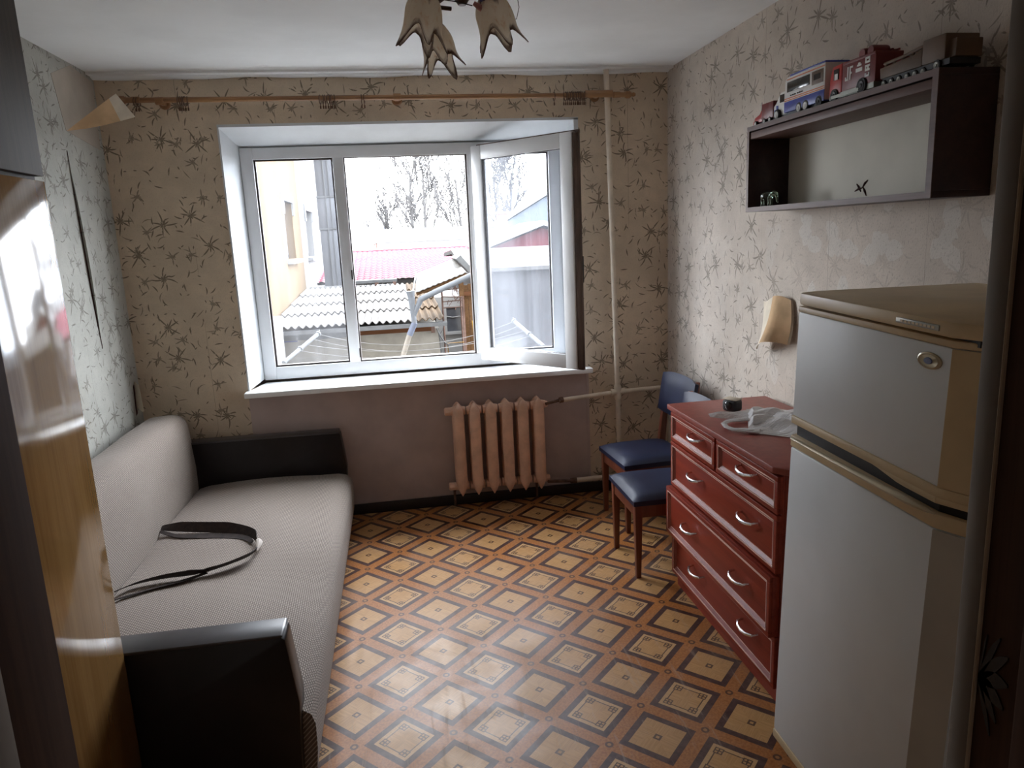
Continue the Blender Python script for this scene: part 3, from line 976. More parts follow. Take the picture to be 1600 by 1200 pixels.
# ------------------------------------------------------------------ dresser
dr = thing('dresser', 'red mahogany chest of five drawers with chrome bow handles', 'dresser', (3.05, -1.89, 0))
og = (3.05, -1.89, 0)
DY0, DY1 = -2.405, -1.400
cs = MB().box(2.835, 3.302, DY0 + .01, DY1, .06, .892)
cs.box(2.83, 2.84, DY0 + .01, DY0 + .03, .06, .892).box(2.83, 2.84, DY1 - .02, DY1, .06, .892)
cs.build('carcass', m_mahog, dr, origin=og, bevel=.002)
MB().box(2.85, 3.29, DY0 + .03, DY1 - .02, .0, .06).box(2.842, 2.86, DY0 + .02, DY1 - .01, .0, .062).build('plinth', m_mahog, dr, origin=og)
MB().prism([(2.80, -1.375), (3.302, -1.375), (3.302, -2.425), (2.845, -2.425), (2.80, -2.37)], .892, .917, 'z').build('top', m_mahog_top, dr, origin=og, bevel=.004)
def drawer(y0, y1, z0, z1, xf, hs):
    d = MB()
    mo = .036
    # frame with a sloping bevel down to a sunken panel
    d.box(xf + .012, xf + .04, y0, y1, z0, z1)
    w = .020
    for (ya, yb, za, zb) in ((y0, y1, z1 - w, z1), (y0, y1, z0, z0 + w), (y0, y0 + w, z0 + w, z1 - w), (y1 - w, y1, z0 + w, z1 - w)):
        d.box(xf, xf + .014, ya, yb, za, zb)
    o = d.build('drawer', m_mahog, dr, origin=og, bevel=.003)
    e = MB()
    ia = (y0 + w, y1 - w, z0 + w, z1 - w)
    ib = (y0 + mo, y1 - mo, z0 + mo, z1 - mo)
    A_ = [(xf + .001, ia[0], ia[2]), (xf + .001, ia[1], ia[2]), (xf + .001, ia[1], ia[3]), (xf + .001, ia[0], ia[3])]
    B_ = [(xf + .0118, ib[0], ib[2]), (xf + .0118, ib[1], ib[2]), (xf + .0118, ib[1], ib[3]), (xf + .0118, ib[0], ib[3])]
    e.add(A_ + B_, [(i, (i + 1) % 4, 4 + (i + 1) % 4, 4 + i) for i in range(4)])
    e.build('moulding', m_mahog_top, o, origin=og)
    l = MB()
    for (ya, yb, za, zb, xx) in ((ia[0], ia[1], ia[2] - .0022, ia[2] + .0022, xf), (ia[0], ia[1], ia[3] - .0022, ia[3] + .0022, xf), (ia[0] - .0015, ia[0] + .0015, ia[2], ia[3], xf), (ia[1] - .0015, ia[1] + .0015, ia[2], ia[3], xf)):
        l.box(xx - .0012, xx + .002, ya, yb, za, zb)
    l.box(xf + .010, xf + .0125, ib[0], ib[1], ib[2] - .001, ib[2] + .001).box(xf + .010, xf + .0125, ib[0], ib[1], ib[3] - .001, ib[3] + .001)
    l.build('worn_line', m_mahog_edge, o, origin=og)
    for yc, zc in hs:
        pts = [(xf + .012, yc + .062, zc + .004), (xf - .012, yc + .058, zc + .001), (xf - .024, yc + .03, zc - .004), (xf - .027, yc, zc - .006), (xf - .024, yc - .03, zc - .004), (xf - .012, yc - .058, zc + .001), (xf + .012, yc - .062, zc + .004)]
        MB().tube(pts, [.0045, .0055, .0065, .007, .0065, .0055, .0045], 8).build('handle', m_chrome, o, origin=og, smooth=True)
drawer(-1.885, DY1 - .002, .748, .886, 2.808, [(-1.695, .835)])
drawer(DY0 + .012, -1.902, .748, .886, 2.808, [(-2.165, .835)])
drawer(DY0 + .012, DY1 - .002, .525, .742, 2.808, [(-1.69, .652), (-2.18, .652)])
drawer(DY0 + .006, DY1 + .002, .285, .518, 2.786, [(-1.675, .405), (-2.165, .405)])
drawer(DY0 + .012, DY1 - .002, .072, .278, 2.814, [(-1.70, .205), (-2.19, .205)])

# things on the dresser
g = G('thin_carrier_film')
_p = g.coord()
_n = g.noise(g.vec(_p[0]*20, _p[1]*55, _p[2]*20), 1.2, 4, .6)
tr = g.n('ShaderNodeBsdfTransparent')
tr.inputs[0].default_value = (.92, .92, .93, 1)
df = g.n('ShaderNodeBsdfPrincipled')
df.inputs['Base Color'].default_value = (.82, .82, .83, 1)
df.inputs['Roughness'].default_value = .2
bn = g.n('ShaderNodeBump')
bn.inputs['Strength'].default_value = .9
bn.inputs['Distance'].default_value = .014
g.put(bn.inputs['Height'], _n)
g.t.links.new(bn.outputs[0], df.inputs['Normal'])
mx = g.n('ShaderNodeMixShader')
mx.inputs[0].default_value = .82
g.t.links.new(tr.outputs[0], mx.inputs[1])
g.t.links.new(df.outputs[0], mx.inputs[2])
g.t.links.new(mx.outputs[0], g.out.inputs[0])
m_bagm = g.m
bag = thing('plastic_bag', 'crumpled white plastic carrier bag lying on the dresser top', 'bag', (3.05, -1.85, .918))
og = (3.05, -1.85, .918)
def lay(poly_a, poly_b, nu, nv, amp, seed):
    """cloth between two border polylines"""
    def samp(L, t):
        f = t*(len(L) - 1)
        i = min(int(f), len(L) - 2)
        return Vector(L[i]).lerp(Vector(L[i + 1]), f - i)
    def fn(u, v):
        p = samp(poly_a, u).lerp(samp(poly_b, u), v)
        e = min(1, 4*min(v, 1 - v))*min(1, 6*u + .2)
        h = amp*abs(sin(v*9 + seed + 1.6*sin(u*3 + seed)))*e + .5*amp*abs(sin(u*5 + v*14 + seed))*e
        return (p.x, p.y, p.z + h + .002)
    return MB().grid(fn, nu, nv)
Zb = .918
lay([(3.09, -1.60, Zb), (3.14, -1.63, Zb), (3.20, -1.66, Zb), (3.27, -1.72, Zb)], [(2.92, -1.96, Zb), (2.955, -2.0, Zb), (3.0, -2.04, Zb), (3.08, -2.12, Zb)], 24, 40, .030, .4).build('bag_body', m_bagm, bag, origin=og, smooth=True)
lay([(2.875, -1.672, Zb + .012), (2.93, -1.68, Zb + .01), (3.0, -1.665, Zb + .006), (3.10, -1.625, Zb)], [(2.872, -1.70, Zb + .004), (2.93, -1.73, Zb), (2.985, -1.775, Zb), (3.02, -1.80, Zb)], 14, 8, .012, 2.).build('bag_handle', m_bagm, bag, origin=og, smooth=True)
mb = MB()
path = [(2.995, -1.80, Zb + .012), (2.95, -1.80, Zb + .012), (2.90, -1.815, Zb + .014), (2.865, -1.85, Zb + .016), (2.855, -1.895, Zb + .014), (2.868, -1.93, Zb + .011), (2.91, -1.955, Zb + .011), (2.955, -1.985, Zb + .01)]
mb.tube(path, [.020, .018, .015, .012, .012, .014, .018, .022], 10, flat=.42)
mb.build('bag_handle', m_bagm, bag, origin=og, smooth=True)
bx = thing('trinket_box', 'small black rounded box with a beige lid beside the carrier bag', 'box', (3.02, -1.605, .917), (0, 0, rad(28)))
bx.scale = (.82, .82, .9)
MB().box(-.035, .035, -.045, .045, .001, .062).build('body', m_black, bx, bevel=.016, seg=3)
MB().box(-.030, .032, -.042, .042, .060, .066).build('lid', m_backpale, bx, bevel=.002)
MB().lathe([(0, 0), (.02, 0), (.022, .004), (.016, .008), (0, .009)], 14, Matrix.Translation((-.035, 0, .034)) @ Matrix.Rotation(rad(-90), 4, 'Y')).build('dial', m_darkwin, bx, smooth=True)

# ------------------------------------------------------------------ refrigerator
frg = thing('refrigerator', 'old grey-white two-door refrigerator with yellowed trim beside the dresser', 'refrigerator', (3.0, -2.955, 0), (rad(1.9), rad(.5), 0))
FX, FA, FB = -.300, .365, -.318        # local front, far edge, near edge
def plan(x, c, xb, a=FA, b_=FB, ca=.012):
    return [(x, a - ca), (x, b_ + .070), (x + c, b_), (xb, b_), (xb, a), (x + .03, a)]
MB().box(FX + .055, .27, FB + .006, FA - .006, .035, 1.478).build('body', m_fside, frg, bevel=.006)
lo = MB().prism(plan(FX, .035, FX + .055), .075, 1.062, 'z').build('fridge_door', m_fridge, frg, bevel=.007)
MB().prism(plan(FX - .001, .035, FX + .056, FA + .001, FB - .001), 1.063, 1.098, 'z').build('door_top_trim', m_fbeige, lo, bevel=.004)
MB().prism(plan(FX - .001, .035, FX + .056, FA + .001, FB - .001), .045, .075, 'z').build('door_bottom_trim', m_fbeige, lo, bevel=.004)
MB().prism([(FX + .0355, FB + .0), (FX + .001, FB + .0685), (FX - .0015, FB + .0685), (FX + .034, FB - .0018)], .078, 1.06, 'z').build('door_edge_trim', m_fside, lo)
hp = []
for i in range(25):
    t = i/24
    y = FA - .03 - t*(FA - FB - .085)
    bulge = sin(pi*min(1, t*1.02))
    fat = (.006 + .009*t**2)*(1 if i < 22 else (.85, .55, .15)[i - 22])
    hp.append(((FX - .008 - .014*bulge - .004*t, y, 1.092 + .006*bulge + .012*t), fat))
MB().tube([p for p, r in hp], [r for p, r in hp], 10, flat=.8).build('handle', m_gold, lo, smooth=True)['label'] = 'worn gold grip that thickens to one end'
MB().prism(plan(FX + .016, .03, FX + .05, FA - .004, FB + .006), 1.098, 1.138, 'z').build('gap', m_black, frg)
up_ = MB().prism(plan(FX, .035, FX + .055), 1.158, 1.470, 'z').build('freezer_door', m_fridge, frg, bevel=.007)
tp = MB().prism(plan(FX - .002, .035, FX + .056, FA + .001, FB - .001), 1.136, 1.159, 'z')
tp.prism([(FX - .002, FB + .070), (FX + .033, FB), (FX + .05, FB), (FX + .05, FB + .07)], 1.122, 1.137, 'z')
tp.prism([(FB + .30, 1.137), (FB + .27, 1.134), (FB + .20, 1.1235), (FB + .17, 1.122), (FB + .07, 1.122), (FB + .07, 1.137)], FX - .002, FX + .03, 'x')
tp.build('door_bottom_trim', m_fbeige, up_, bevel=.003)
MB().prism(plan(FX - .001, .035, FX + .056, FA + .001, FB - .001), 1.470, 1.486, 'z').build('door_top_trim', m_fbeige, up_, bevel=.003)
MB().prism([(FX + .0355, FB + .0), (FX + .001, FB + .0685), (FX - .0015, FB + .0685), (FX + .034, FB - .0018)], 1.16, 1.468, 'z').build('door_edge_trim', m_fbeige, up_)
M = Matrix.Translation((FX - .001, -.188, 1.432)) @ Matrix.Rotation(rad(-90), 4, 'Y')
bdg = MB().lathe([(0, 0), (.030, 0), (.030, .003), (.024, .006), (.022, .0045), (0, .0045)], 24, M, sx=.62, sy=1.25).build('badge', m_gold, up_, smooth=True)
MB().lathe([(0, .0045), (.011, .0045), (.010, .007), (0, .0075)], 18, M, sx=.7, sy=1.2).build('badge_eye', m_blueeye, frg, smooth=True)
# lid board with rounded far corner
pl_ = [(FX - .008, FA - .03), (FX - .010, FB + .070), (FX + .025, FB - .004), (.285, FB - .004), (.285, FA + .004)]
for i in range(5):
    a = rad(90 - 0) * (i/5)
    pl_.append((FX + .12 - .125*sin(a), FA + .004 - .03*(1 - cos(a))))
lid = MB().prism(pl_, 1.492, 1.526, 'z').build('top_cover', m_fbeige, frg, bevel=.006)
MB().box(FX - .013, FX - .006, -.218, -.080, 1.502, 1.515).build('name_plate', m_greyplate, lid, bevel=.002)
_nm = MB()
for i in range(9):
    _nm.box(FX - .0142, FX - .0128, -.206 + .0125*i, -.206 + .0125*i + .008, 1.506, 1.511)
_nm.build('plate_letters', m_fbeige, lid)
MB().box(FX + .02, .27, FB + .02, FA - .02, 1.478, 1.493).build('lid_gap', m_black, frg)
for x, y in ((FX + .09, FA - .05), (FX + .09, FB + .05), (.22, FA - .05), (.22, FB + .05)):
    MB().lathe([(.022, .0 - y*.033), (.022, .036), (.0, .036)], 10, Matrix.Translation((x, y, 0))).build('foot', m_black, frg)

# ------------------------------------------------------------------ wall shelf and toys
SX, SYA, SYB, SZ0, SZ1 = 3.134, -1.4686, -2.6217, 1.789, 2.1495
shf = thing('wall_shelf', 'open dark wooden box shelf hung on the right wall', 'shelf', (3.23, -2.04, SZ0))
og = (3.23, -2.04, SZ0)
T = .020
def board(name, mat, x0, x1, y0, y1, z0, z1, edge):
    o = MB().box(x0 + .003, x1, y0, y1, z0, z1).build(name, mat, shf, origin=og, bevel=.0015)
    MB().box(x0, x0 + .0035, *edge).build('edge_band', m_shelfedge, o, origin=og)
    return o
RWI = RW - .002
top_b = board('top_board', m_shelf, SX, RWI, SYB, SYA, SZ1 - T, SZ1, (SYB, SYA, SZ1 - T, SZ1))
MB().box(SX + .006, RWI, SYB + .02, SYA - .02, SZ1 - .052, SZ1 - T - .004).build('top_rail', m_shelfedge, shf, origin=og, bevel=.002)
board('bottom_board', m_shelf, SX, RWI, SYB, SYA, SZ0, SZ0 + T, (SYB, SYA, SZ0, SZ0 + T))
board('side_board', m_shelf, SX, RWI, SYA - .018, SYA, SZ0 + T, SZ1 - T, (SYA - .018, SYA, SZ0 + T, SZ1 - T))
board('side_board', m_shelf, SX, RWI, SYB, SYB + .024, SZ0 + T, SZ1 - T, (SYB, SYB + .024, SZ0 + T, SZ1 - T))
bk = MB().box(RWI - .006, RWI, SYB + .024, SYA - .018, SZ0 + T, SZ1 - T).build('back_board', m_hboard, shf, origin=og)
xk = RWI - .0072
mk = MB()
for a, c in (((-1.985, 1.868), (-2.012, 1.838)), ((-1.975, 1.842), (-2.025, 1.852)), ((-2.02, 1.852), (-2.05, 1.878)), ((-2.025, 1.852), (-2.045, 1.822))):
    mk.tube([(xk, a[0], a[1]), (xk, (a[0] + c[0])/2, (a[1] + c[1])/2 + .003), (xk, c[0], c[1])], [.002, .0045, .0015], 6)
mk.build('dark_mark', m_slit, bk, origin=og)

def wheel(mb_t, mb_h, x, y, z, r, w, nx=-1):
    M = Matrix.Translation((x, y, z)) @ Matrix.Rotation(rad(90), 4, 'Y')
    mb_t.lathe([(r*.6, -w/2), (r*.93, -w/2), (r, -w*.3), (r, w*.3), (r*.93, w/2), (r*.6, w/2)], 16, M)
    mb_h.lathe([(0, -w*.66), (r*.20, -w*.66), (r*.24, -w*.54), (r*.50, -w*.54), (r*.58, -w*.60), (r*.66, -w*.56), (r*.66, w*.56), (0, w*.6)], 16, M)

def wheels(t, lst, hub):
    for (x, y, r, w) in lst:
        a, h = MB(), MB()
        wheel(a, h, x, y, r, r, w)
        o = a.build('wheel', m_rubber, t, smooth=True)
        h.build('hub', hub, o, smooth=True)

ZS = SZ1 + .0005
# red lorry, leftmost: nose towards the window (+y)
t1 = thing('toy_lorry', 'small red toy lorry with box body, leftmost toy on the wall shelf', 'toy', (3.205, -1.535, ZS))
MB().box(-.034, .034, -.085, .012, .020, .085).build('box_body', m_dred, t1, bevel=.002)
MB().prism([(.012, .016), (.012, .078), (.022, .080), (.038, .056), (.044, .050), (.088, .040), (.092, .018)], -.027, .027, 'x').build('cab', m_red, t1, bevel=.003)
MB().prism([(.026, .0745), (.038, .0565), (.040, .0575), (.028, .0765)], -.022, .022, 'x').build('windscreen', m_darkwin, t1)
MB().box(-.033, .033, .066, .088, .012, .026).box(-.030, .030, .088, .096, .012, .020).build('bumper', m_red, t1, bevel=.003)
MB().box(-.02, .02, -.08, .08, .008, .02).build('chassis', m_black, t1)
MB().tube([(-.030, .018, .06), (-.030, .018, .094)], .003, 6).build('exhaust', m_chrome, t1)
wheels(t1, [(-.030, .064, .0125, .012), (.030, .064, .0125, .012), (-.030, -.012, .0125, .012), (.030, -.012, .0125, .012), (-.030, -.058, .0125, .012), (.030, -.058, .0125, .012)], m_white)
# blue and white camper bus
t2 = thing('toy_bus', 'white and blue toy camper bus with orange stripe on the wall shelf', 'toy', (3.215, -1.83, ZS))
bo = MB().prism([(.105, .02), (.105, .135), (.09, .150), (-.175, .150), (-.175, .02)], -.052, .052, 'x').build('body', m_white, t2, bevel=.003)
MB().box(-.0535, .0535, -.174, .106, .018, .058).build('lower_panel', m_blue, t2, bevel=.002)
MB().box(-.050, .050, -.17, .075, .148, .158).build('roof', m_blue, t2, bevel=.004)
s_ = MB()
for z in (.060, .067, .138):
    s_.box(-.0538, .0538, -.172, .103 if z < .1 else .088, z, z + .0035)
s_.build('stripe', m_orange, t2)
for x in (-.054, .05):
    MB().box(x, x + .004, -.075, .085, .092, .130).build('side_window', m_darkwin, t2, bevel=.001)
MB().box(-.054, -.05, -.165, -.09, .085, .132).build('rear_door', m_toytan, t2, bevel=.001)
MB().box(-.0545, -.05, -.15, -.105, .10, .12).build('rear_window', m_darkwin, t2)
cb = MB().prism([(.105, .016), (.105, .106), (.155, .106), (.190, .070), (.208, .060), (.212, .016)], -.042, .042, 'x').build('cab', m_white, t2, bevel=.004)
MB().box(-.0435, -.04, .125, .158, .066, .096).build('cab_window', m_darkwin, cb)
MB().prism([(.157, .1035), (.188, .0715), (.1905, .0735), (.1595, .1055)], -.036, .036, 'x').build('windscreen', m_darkwin, cb)
MB().box(-.044, -.041, .165, .20, .034, .044).box(-.045, -.041, .172, .184, .040, .058).build('blue_emblem', m_blue, cb)
_l = MB()
for i, y in enumerate((-.03, -.015, 0., .02, .035, .05)):
    _l.box(-.0546, -.053, y, y + .009, .075, .0795)
_l.build('side_lettering', m_darkwin, t2)
MB().box(-.04, .04, -.16, .2, .010, .022).build('chassis', m_black, t2)
wheels(t2, [(-.046, .165, .021, .016), (.046, .165, .021, .016), (-.047, -.005, .021, .016), (.047, -.005, .021, .016), (-.047, -.052, .021, .016), (.047, -.052, .021, .016)], m_white)
wheels(t2, [(-.047, -.142, .021, .016), (.047, -.142, .021, .016)], m_black)
# red fire engine
t3 = thing('toy_fire_engine', 'red toy fire engine with white markings behind the toy bus', 'toy', (3.215, -2.175, ZS))
MB().box(-.05, .05, -.115, .068, .028, .118).build('body', m_dred, t3, bevel=.003)
MB().box(-.0515, .0515, -.113, .066, .112, .122).build('upper_rail', m_dred, t3, bevel=.002)
cb = MB().prism([(.070, .018), (.070, .125), (.128, .122), (.142, .08), (.146, .018)], -.05, .05, 'x').build('cab', m_red, t3, bevel=.004)
for x in (-.0515, .048):
    MB().box(x, x + .0035, .086, .116, .074, .110).build('cab_window', m_darkwin, cb)
MB().box(-.052, -.05, .092, .110, .074, .094).build('window_light', m_white, cb)
for y in (-.065, -.020):
    M = Matrix.Translation((-.02, y - .02, .128)) @ Matrix.Rotation(rad(90), 4, 'Y')
    MB().lathe([(0, -.03), (.016, -.03), (.018, -.02), (.018, .02), (.016, .03), (0, .03)], 14, M).build('hose_reel', m_dred, t3, smooth=True)
ld = MB().box(.01, .016, -.11, .06, .124, .130).box(.034, .04, -.11, .06, .124, .130)
for i in range(8):
    ld.box(.014, .036, -.10 + .02*i, -.094 + .02*i, .125, .129)
ld.build('ladder', m_dred, t3)
w_ = MB()
xs = -.0512
def bars(y0, z0, rows, s=.0055):
    for r_, row in enumerate(rows):
        for c_, ch in enumerate(row):
            if ch == '#':
                w_.box(xs - .0006, xs + .002, y0 - s*(c_ + 1), y0 - s*c_, z0 - s*(r_ + 1), z0 - s*r_)
bars(.048, .102, ['..#.###', '..#.#..', '..#.#..', '..#.##.', '..#.#..', '#.#.#..', '###.#..'], .0062)
bars(-.012, .104, ['..##..', '.####.', '......', '######', '######'], .0058)
bars(-.062, .112, ['####', '#..#', '####', '....', '####', '#.#.', '####', '....', '#..#', '####'], .0062)
w_.build('white_marking', m_white, t3)
MB().box(-.058, -.05, -.04, .12, .012, .022).box(-.05, .05, -.11, .14, .010, .028).build('chassis', m_greyplate, t3)
wheels(t3, [(-.046, .108, .023, .018), (.046, .108, .023, .018), (-.046, -.05, .026, .020), (.046, -.05, .026, .020)], m_black)
# wooden brown wagon at the near end
t4 = thing('toy_wagon', 'long brown toy wagon on small wheels, rightmost toy on the wall shelf', 'toy', (3.225, -2.47, ZS))
MB().prism([(.16, .028), (.165, .062), (-.03, .070), (-.03, .028)], -.055, .055, 'x').build('bed', m_toytan, t4, bevel=.003)
MB().box(-.055, .055, -.125, -.03, .028, .098).build('cab', m_toytan, t4, bevel=.004)
MB().box(-.04, .045, -.15, -.12, .030, .080).build('bonnet', m_toytan, t4, bevel=.003)
for i in range(5):
    y = .15 - .040*i
    MB().tube([(-.045, y, .064), (-.045, y - .012, .078)], .004, 6).build('stake', m_toytan, t4)
MB().tube([(-.045, .155, .074), (-.045, .05, .078), (-.045, -.03, .086)], .005, 6).build('rail', m_toytan, t4)
MB().box(-.02, .02, .09, .14, .064, .084).build('load', m_dred, t4, bevel=.003)
MB().box(-.05, .05, -.14, .155, .012, .028).build('chassis', m_black, t4)
wheels(t4, [(-.048, .145 - .036*i, .012, .012) for i in range(6)] + [(.048, .145 - .036*i, .012, .012) for i in range(6)] + [(-.05, -.095, .016, .014), (.05, -.095, .016, .014)], m_greyplate)

# glass animal figurine in the shelf
g = G('clear_glass')
gb = g.n('ShaderNodeBsdfGlass')
gb.inputs['IOR'].default_value = 1.45
gb.inputs['Roughness'].default_value = .03
gb.inputs['Color'].default_value = (.9, .95, .9, 1)
g.t.links.new(gb.outputs[0], g.out.inputs[0])
m_clear = g.m
fg = MB()
fg.tube([(0, .030, .040), (0, .020, .042), (0, 0, .043), (0, -.020, .041), (0, -.028, .038)], [.006, .016, .018, .015, .006], 10)
fg.tube([(0, -.024, .046), (0, -.036, .052), (0, -.043, .050), (0, -.048, .036), (0, -.050, .018), (0, -.056, .012)], [.010, .013, .009, .006, .004, .003], 8)
for x in (-.009, .009):
    for y in (-.016, .018):
        fg.tube([(x, y, 0), (x, y, .012), (x, y, .038)], [.006, .005, .007], 8)
for x in (-.012, .012):
    fg.tube([(x, -.030, .054), (x*1.6, -.028, .050), (x*1.7, -.026, .040)], [.003, .008, .003], 8, flat=.4)
fgo = fg.build('glass_figurine', m_clear, None, smooth=True)
fgo.location = (3.165, -1.60, SZ0 + T + .0005)
fgo.rotation_euler = (0, 0, rad(25))
tag(fgo, 'tiny clear glass animal figurine standing inside the wall shelf', 'figurine')

# ------------------------------------------------------------------ ceiling lamp
g = G('brown_edged_lamp_glass')
uv = g.n('ShaderNodeUVMap')
sp = g.n('ShaderNodeSeparateXYZ')
g.t.links.new(uv.outputs[0], sp.inputs[0])
uu, vv = E_(g, sp.outputs[0]), E_(g, sp.outputs[1])
nn = g.noise(g.vec(uu*9, vv*3), 2.2, 4, .6, .5)
w1 = g.step(vv + (nn - .5)*.4, .30, .08)
w2 = g.step(vv + (nn - .5)*.35, .82, 1.02)
colr = g.mix(g.step(nn, .52, .75)*.45, (.97, .93, .84), (.72, .45, .25))
colr = g.mix(w1, colr, (.12, .05, .028))
colr = g.mix(w2*.9, colr, (.10, .035, .018))
m_shade = g.bsdf(colr, .16, bump=nn, bstr=.25)
_tl = g.n('ShaderNodeBsdfTranslucent')
g.put(_tl.inputs[0], colr)
_mx = g.n('ShaderNodeMixShader')
_mx.inputs[0].default_value = .6
g.t.links.new(g.out.inputs[0].links[0].from_socket, _mx.inputs[1])
g.t.links.new(_tl.outputs[0], _mx.inputs[2])
g.t.links.new(_mx.outputs[0], g.out.inputs[0])
m_lampmetal = plain('dark_bronze', (.075, .042, .03), .35, .6)
m_wireb = plain('blue_wire', (.03, .04, .22), .5)
m_wirep = plain('pink_terminal', (.45, .20, .18), .5)
lamp = thing('ceiling_lamp', 'ceiling lamp with brown-edged petal glass shades and bare wires', 'lamp', (1.80, -2.22, 2.70))
og = (1.80, -2.22, 2.70)
def shade(M, h=.165, R=.052, seed=0.):
    mb = MB()
    def fn(u, v):
        a = 2*pi*u
        pet = .5 + .5*cos(5*a + seed)
        tip = max(0., pet)**2.2
        ln = h*(.66 + .34*tip)
        r = .016 + R*(1 - (1 - min(1, v*1.7))**2)*(.86 + .10*pet)
        if v > .6:
            q = (v - .6)/.4
            r += q*q*(.030*tip - .006)
        z = -ln*v
        return (r*cos(a), r*sin(a), z + (.010*sin(a*3 + seed) if v > .7 else 0)*(v - .7)*3)
    mb.grid(fn, 60, 16, M)
    return mb
LC = Vector((1.83, -2.22, 2.455))
specs = [
    # socket point, tilt axis angles
    ((1.715, -2.36, 2.425), -10, 4, .160, .040, .3),
    ((1.748, -2.12, 2.402), 8, -6, .155, .036, 1.6),
    ((1.900, -2.30, 2.440), 14, 8, .165, .042, .9),
]
for pnt, ry, rx, h, R, sd in specs:
    M = Matrix.Translation(pnt) @ Matrix.Rotation(rad(-ry), 4, 'Y') @ Matrix.Rotation(rad(rx), 4, 'X')
    sh = shade(M, h, R, sd).build('shade', m_shade, lamp, origin=og, smooth=70, solid=.0025)
    MB().lathe([(0, .03), (.010, .03), (.020, .012), (.022, -.012), (.018, -.02), (0, -.02)], 12, M).build('cap', m_lampmetal, sh, origin=og, smooth=True)
    d = Vector(pnt) - LC
    a0 = LC
    pth = [a0, a0.lerp(Vector(pnt), .45) + Vector((0, 0, .035)), a0.lerp(Vector(pnt), .85) + Vector((0, 0, .045)), Vector(pnt) + Vector((0, 0, .025))]
    MB().tube(pth, [.006, .0065, .006, .006], 8).build('arm', m_lampmetal, lamp, origin=og, smooth=True)
MB().lathe([(0, -.03), (.012, -.03), (.026, -.01), (.03, .012), (.016, .03), (.010, .05), (.010, .20), (.05, .215), (.06, .245), (0, .245)], 16, Matrix.Translation(LC)).build('stem', m_lampmetal, lamp, origin=og, smooth=True)
MB().tube([(1.72, -2.30, 2.40), (1.79, -2.28, 2.398)], .0062, 8).build('stub_arm', m_lampmetal, lamp, origin=og)
MB().tube([(1.72, -2.34, 2.418), (1.75, -2.33, 2.411), (1.80, -2.32, 2.406), (1.85, -2.31, 2.398)], .0016, 6).tube([(1.985, -2.28, 2.46), (1.992, -2.29, 2.40), (1.985, -2.28, 2.37), (1.95, -2.29, 2.36)], .0010, 5).build('wire', m_black, lamp, origin=og)
MB().tube([(1.738, -2.33, 2.413), (1.752, -2.33, 2.416), (1.766, -2.33, 2.411)], [.004, .007, .004], 8).tube([(1.872, -2.33, 2.45), (1.878, -2.33, 2.405)], .008, 8).build('blue_tape', m_wireb, lamp, origin=og)
MB().tube([(1.853, -2.32, 2.402), (1.868, -2.32, 2.392), (1.886, -2.32, 2.38)], [.006, .009, .008], 8).build('terminal', m_wirep, lamp, origin=og)

# ================================================================== outside the window
GZ = -3.3
m_ground = plain('yard_ground', (0.081, 0.077, 0.073), .9, var=.25, scale=1.5, Specular_IOR_Level=.05)
m_facade = plain('own_facade', (0.302, 0.274, 0.238), .9, var=.1, Specular_IOR_Level=.05)
m_yellow = plain('yellow_facade', (.115, .083, .052), .9, var=.06, scale=.8, bump=.2, bscale=12, Specular_IOR_Level=.05)
m_cream = plain('pale_facade', (.16, .157, .155), .9, var=.05, scale=.8, Specular_IOR_Level=.05)
m_extwhite = plain('white_render', (0.206, 0.206, 0.206), .85, var=.06, scale=2, Specular_IOR_Level=.05)
m_slate = plain('pale_slate_sheet', (.145, .142, .14), .85, var=.10, scale=2.5, bump=.3, bscale=18, Specular_IOR_Level=.05)
m_slatetan = plain('tan_slate_sheet', (.052, .034, .019), .8, var=.15, scale=3, Specular_IOR_Level=.05)
m_gutter = plain('zinc_gutter', (0.091, 0.095, 0.100), .45, .4, var=.1, Specular_IOR_Level=.05)
m_duct = plain('zinc_duct', (0.101, 0.106, 0.118), .4, .35, var=.08, scale=1.2, Specular_IOR_Level=.05)
m_shedwall = plain('shed_render', (.155, .147, .132), .9, var=.12, scale=4, Specular_IOR_Level=.05)
m_fascia = wood('old_fascia_board', (0.048, 0.021, 0.010), (0.085, 0.039, 0.021), 0, .7, Specular_IOR_Level=.05)
m_tile = plain('red_metal_tile', (.150, .045, .060), .5, var=.08, scale=1, Specular_IOR_Level=.05)
m_greywall = plain('grey_render', (0.064, 0.064, 0.067), .9, var=.06, scale=1.2, Specular_IOR_Level=.05)
m_greyroof = plain('weathered_sheet_roof', (0.088, 0.087, 0.085), .85, var=.12, scale=2, Specular_IOR_Level=.05)
m_canopy = plain('pale_canopy_sheet', (0.124, 0.122, 0.118), .8, var=.08, scale=3, Specular_IOR_Level=.05)
m_beam = wood('rough_timber', (0.048, 0.026, 0.012), (0.081, 0.045, 0.023), 1, .8, Specular_IOR_Level=.05)
m_stick = plain('rusty_bars', (0.091, 0.059, 0.049), .8, var=.3, Specular_IOR_Level=.05)
m_greypipe = plain('grey_drain_pipe', (.075, .081, .09), .45, var=.08, Specular_IOR_Level=.05)
m_bluepipe = plain('blue_grey_pipe', (0.072, 0.081, 0.108), .5, var=.1, Specular_IOR_Level=.05)
m_beigepipe = plain('beige_pipe', (0.136, 0.124, 0.108), .55, var=.1, Specular_IOR_Level=.05)
m_bark = plain('winter_bark', (.060, .058, .058), .95, var=.15, Specular_IOR_Level=.05)
m_solar = plain('solar_cell', (0.018, 0.027, 0.060), .25)
m_brick = plain('pink_brick', (0.126, 0.075, 0.063), .9, var=.15, scale=8, Specular_IOR_Level=.05)
m_gable = plain('maroon_gable', (0.062, 0.014, 0.017), .85, var=.12, Specular_IOR_Level=.05)
